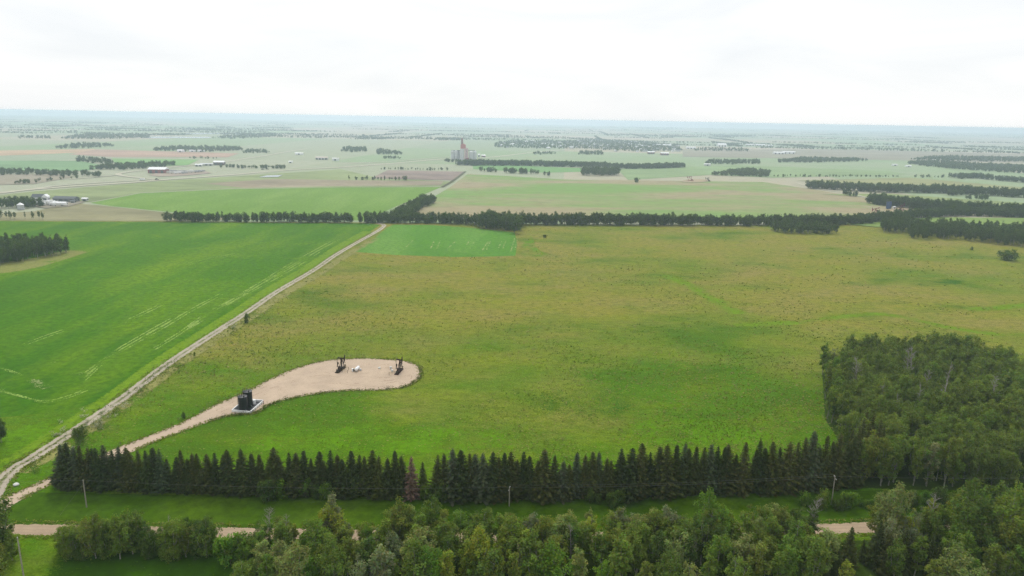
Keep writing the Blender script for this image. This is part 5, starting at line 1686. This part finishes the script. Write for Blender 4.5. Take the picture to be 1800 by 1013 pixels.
# ------------------------------------------------------------------ small natural things
def boulder(px, r, label):
    p = G(*px)
    v, f = [], []
    n = 10
    prof = [(.5, 0), (1, .25), (.95, .6), (.6, .9), (.1, 1.0)]
    m = MB().lathe([(a * r, b * r * .9) for a, b in prof], (0, 0, 0), n)
    m.v = [(a * random.uniform(.85, 1.15), b * random.uniform(.85, 1.15), c) for a, b, c in m.v]
    tag(m.build('boulder', M['offwhite'], None, (p.x, p.y, 0.03)), label, 'boulder')
boulder((28.5, 853.5), 0.75, 'white boulder between the track and the access lane')
boulder((505, 702), 0.3, 'small stone on the lower edge of the pad')

# white flowering weeds along the track
def weeds(name, spots, label, tint, sz=0.16, per=26):
    c = []
    for (xx, yy, n, sx, sy) in spots:
        for i in range(n):
            p = G(xx + random.gauss(0, sx), yy + random.gauss(0, sy))
            for k in range(per):
                c.append((p.x + random.gauss(0, .35), p.y + random.gauss(0, .35), random.uniform(.25, 1.0)))
    c = np.array(c)
    n = len(c)
    nn = unit(RNG.normal(size=(n, 3)) * .5 + np.array([0, 0, 1.0]))
    t = np.ones((n, 3)) * RNG.uniform(.8, 1.1, (n, 1))
    o = link(name, leaf_mesh(name, c, nn, RNG.uniform(.6, 1.4, n) * sz, t, M['leaf']))
    o.color = (*tint, 1)
    tag(o, label, 'weeds', None, 'stuff')
weeds('flowering_weeds', [(170, 748, 16, 9, 4), (185, 733, 10, 8, 4), (112, 752, 6, 6, 6), (95, 766, 5, 4, 3), (146, 728, 5, 5, 4), (410, 574, 8, 5, 3), (222, 712, 6, 6, 3), (120, 790, 6, 10, 6)], 'white flowering weeds scattered along the gravel track', (0.42, 0.42, 0.30))
weeds('verge_weeds', [(300, 648, 40, 14, 6), (275, 664, 20, 10, 5), (240, 690, 20, 12, 6), (200, 722, 20, 10, 6), (408, 580, 14, 6, 3), (170, 752, 20, 12, 5), (60, 822, 14, 16, 8)], 'dark green weeds along the right verge of the track', (0.12, 0.175, 0.03), .16, 12)

edge = [(x_ + random.gauss(0, 2), y_ + random.gauss(0, 1.2), 3, 2.5, 1.0) for a_, b_ in zip(PAD_PX[14:24], PAD_PX[15:25]) for x_, y_ in [(a_[0] + (b_[0] - a_[0]) * t_, a_[1] + (b_[1] - a_[1]) * t_) for t_ in (0, .15, .3, .45, .6, .75, .9)]]
weeds('pad_weeds', edge, 'low dark weeds and clods along the lower edge of the well pad', (0.085, 0.095, 0.035), .13, 10)
edge = [(x_ + random.gauss(0, 2), y_ - 1 + random.gauss(0, 1.0), 2, 2.5, .8) for a_, b_ in zip(PAD_PX[3:13], PAD_PX[4:14]) for x_, y_ in [(a_[0] + (b_[0] - a_[0]) * t_, a_[1] + (b_[1] - a_[1]) * t_) for t_ in (0, .2, .4, .6, .8)]]
weeds('pad_weeds', edge, 'dry weeds along the upper edge of the well pad and lane', (0.14, 0.13, 0.06), .13, 10)
# ---- grass tufts: real clumps standing in the pasture and along the gravel edges
def inside(xy, px):
    P = np.array([G(*q)[:2] for q in px])
    c = np.zeros(len(xy), bool)
    for i in range(len(P)):
        a, b_ = P[i], P[i - 1]
        m = (a[1] > xy[:, 1]) != (b_[1] > xy[:, 1])
        with np.errstate(divide='ignore', invalid='ignore'):
            c ^= m & (xy[:, 0] < (b_[0] - a[0]) * (xy[:, 1] - a[1]) / (b_[1] - a[1]) + a[0])
    return c
def wob(xy, f, ph):
    x_, y_ = xy[:, 0] * f, xy[:, 1] * f
    return (np.sin(x_ + 1.7 * np.sin(y_ * .6 + ph)) + np.sin(y_ * 1.3 + 1.3 * np.sin(x_ * .7 - ph)) + np.sin((x_ + y_) * 1.9 + ph) * .6) / 2.6
def tufts(name, xy, label, palette, size, per=4, high=.35):
    n = len(xy)
    k = RNG.integers(0, len(palette), n)
    tint = np.array(palette)[k] * RNG.uniform(.75, 1.25, (n, 1))
    c = np.repeat(np.column_stack([xy, np.zeros(n)]), per, 0)
    sz = np.repeat(size, per)
    c[:, 0] += RNG.normal(0, 1, n * per) * sz * .9
    c[:, 1] += RNG.normal(0, 1, n * per) * sz * .7
    c[:, 2] = RNG.uniform(.08, high, n * per)
    nn = unit(RNG.normal(size=(n * per, 3)) * .35 + np.array([0, -.1, 1.0]))
    o = link(name, leaf_mesh(name, c, nn, sz * RNG.uniform(.5, 1.2, n * per), np.repeat(tint, per, 0), M['tuft']))
    return tag(o, label, 'grass', None, 'stuff')
M['tuft'] = leaf_material('grass_blade', 0.3)
q_ = np.column_stack([RNG.uniform(-60, 1860, 110000), 392 + 440 * RNG.random(110000) ** .8])
d_ = np.column_stack([(q_[:, 0] - 900) / FPX, -(q_[:, 1] - 506.5) / FPX, -np.ones(len(q_))]) @ np.array(CAMROT).T
g_ = (d_ * (-CAMH / d_[:, 2])[:, None])[:, :2]
out_ = np.zeros(len(g_), bool)
for poly in ([(-120, 388.8), (650, 393), (668, 396), (690, 394), (905, 409), (906, 450), (795, 452), (622, 443), (548, 474), (433, 560), (302, 645), (216, 712), (93, 795), (25, 836), (-120, 960)], PAD_PX, GROVE, [(1340, 420), (1340, 390), (2000, 380), (2000, 455), (1640, 425), (1540, 412), (1480, 416)]):
    out_ |= inside(g_, poly)
w1, w2 = wob(g_, .021, .4), wob(g_, .09, 2.1)
fall = np.clip(1.25 - np.hypot(g_[:, 0], g_[:, 1]) / 620, .25, 1)
keep = (~out_) & (RNG.random(len(g_)) < fall * np.clip(.34 + .4 * w1 + .35 * w2, .04, .9))
g_, w1, w2 = g_[keep], w1[keep], w2[keep]
dist = np.hypot(g_[:, 0], g_[:, 1])
sz_ = np.clip(dist * .0011, .18, .75)
dark = (w2 + RNG.normal(0, .5, len(g_))) > .25
tufts('pasture_grass', g_[dark], 'scattered darker grass tufts standing in the pasture', [(.085, .150, .008), (.115, .155, .016), (.085, .165, .006), (.14, .15, .03)], sz_[dark] * .72)
tufts('pasture_seed_heads', g_[~dark], 'pale brown seed heads scattered through the pasture', [(.27, .25, .085), (.23, .25, .05), (.29, .24, .12), (.20, .26, .03)], sz_[~dark] * .8)
def along(px, side_m, spread, n):
    c = smooth_path([G(*p) for p in px], 10)
    o = []
    for i in range(n):
        j = random.randrange(len(c) - 1)
        t = (c[j + 1] - c[j])
        p = c[j] + t * random.random()
        t = t.normalized()
        p = p + Vector((t.y, -t.x, 0)) * (side_m + random.gauss(0, spread))
        o.append((p.x, p.y))
    return np.array(o)
e1 = np.concatenate([along(PAD_PX[:-1], 0.6, .55, 2600), along(TRACK_PX[:17], 2.9, .5, 900), along(TRACK_PX[:17], -2.9, .5, 900), along(TRACK_PX[:17], 0, .3, 300), along(ROAD_PX, 3.3, .5, 1500), along(ROAD_PX, -3.3, .5, 1500)])
tufts('edge_grass', e1, 'ragged grass creeping over the edges of pad, track and road', [(.13, .19, .016), (.11, .17, .012), (.22, .22, .08), (.16, .20, .03)], np.full(len(e1), .2), 4, .3)
finish_labels()

# ------------------------------------------------------------------ haze
hz = NT('haze_air')
pv = hz.n('ShaderNodeVolumePrincipled')
pv.inputs['Color'].default_value = (0.72, 0.865, 1.0, 1)
pv.inputs['Density'].default_value = 1.85e-4
pv.inputs['Anisotropy'].default_value = 0.62
hz.t.links.new(pv.outputs[0], hz.out.inputs['Volume'])
try:
    hz.m.cycles.homogeneous_volume = True
except Exception:
    pass
b = 14000.0
hb = MB().add([(-b, -3000, -1), (b, -3000, -1), (b, b, -1), (-b, b, -1), (-b, -3000, 102), (b, -3000, 102), (b, b, 102), (-b, b, 102)],
              [(3, 2, 1, 0), (4, 5, 6, 7), (0, 1, 5, 4), (1, 2, 6, 5), (2, 3, 7, 6), (3, 0, 4, 7)])
tag(hb.build('haze', hz.m), 'pale summer haze lying over the whole plain', 'haze', None, 'stuff')
print('poplars', sum(1 for o in bpy.data.objects if o.name.startswith('poplar_tree')), 'spruces', sum(1 for o in bpy.data.objects if o.name.startswith('spruce_tree')), 'objects', len(bpy.data.objects), 'grove rest', len(rest))
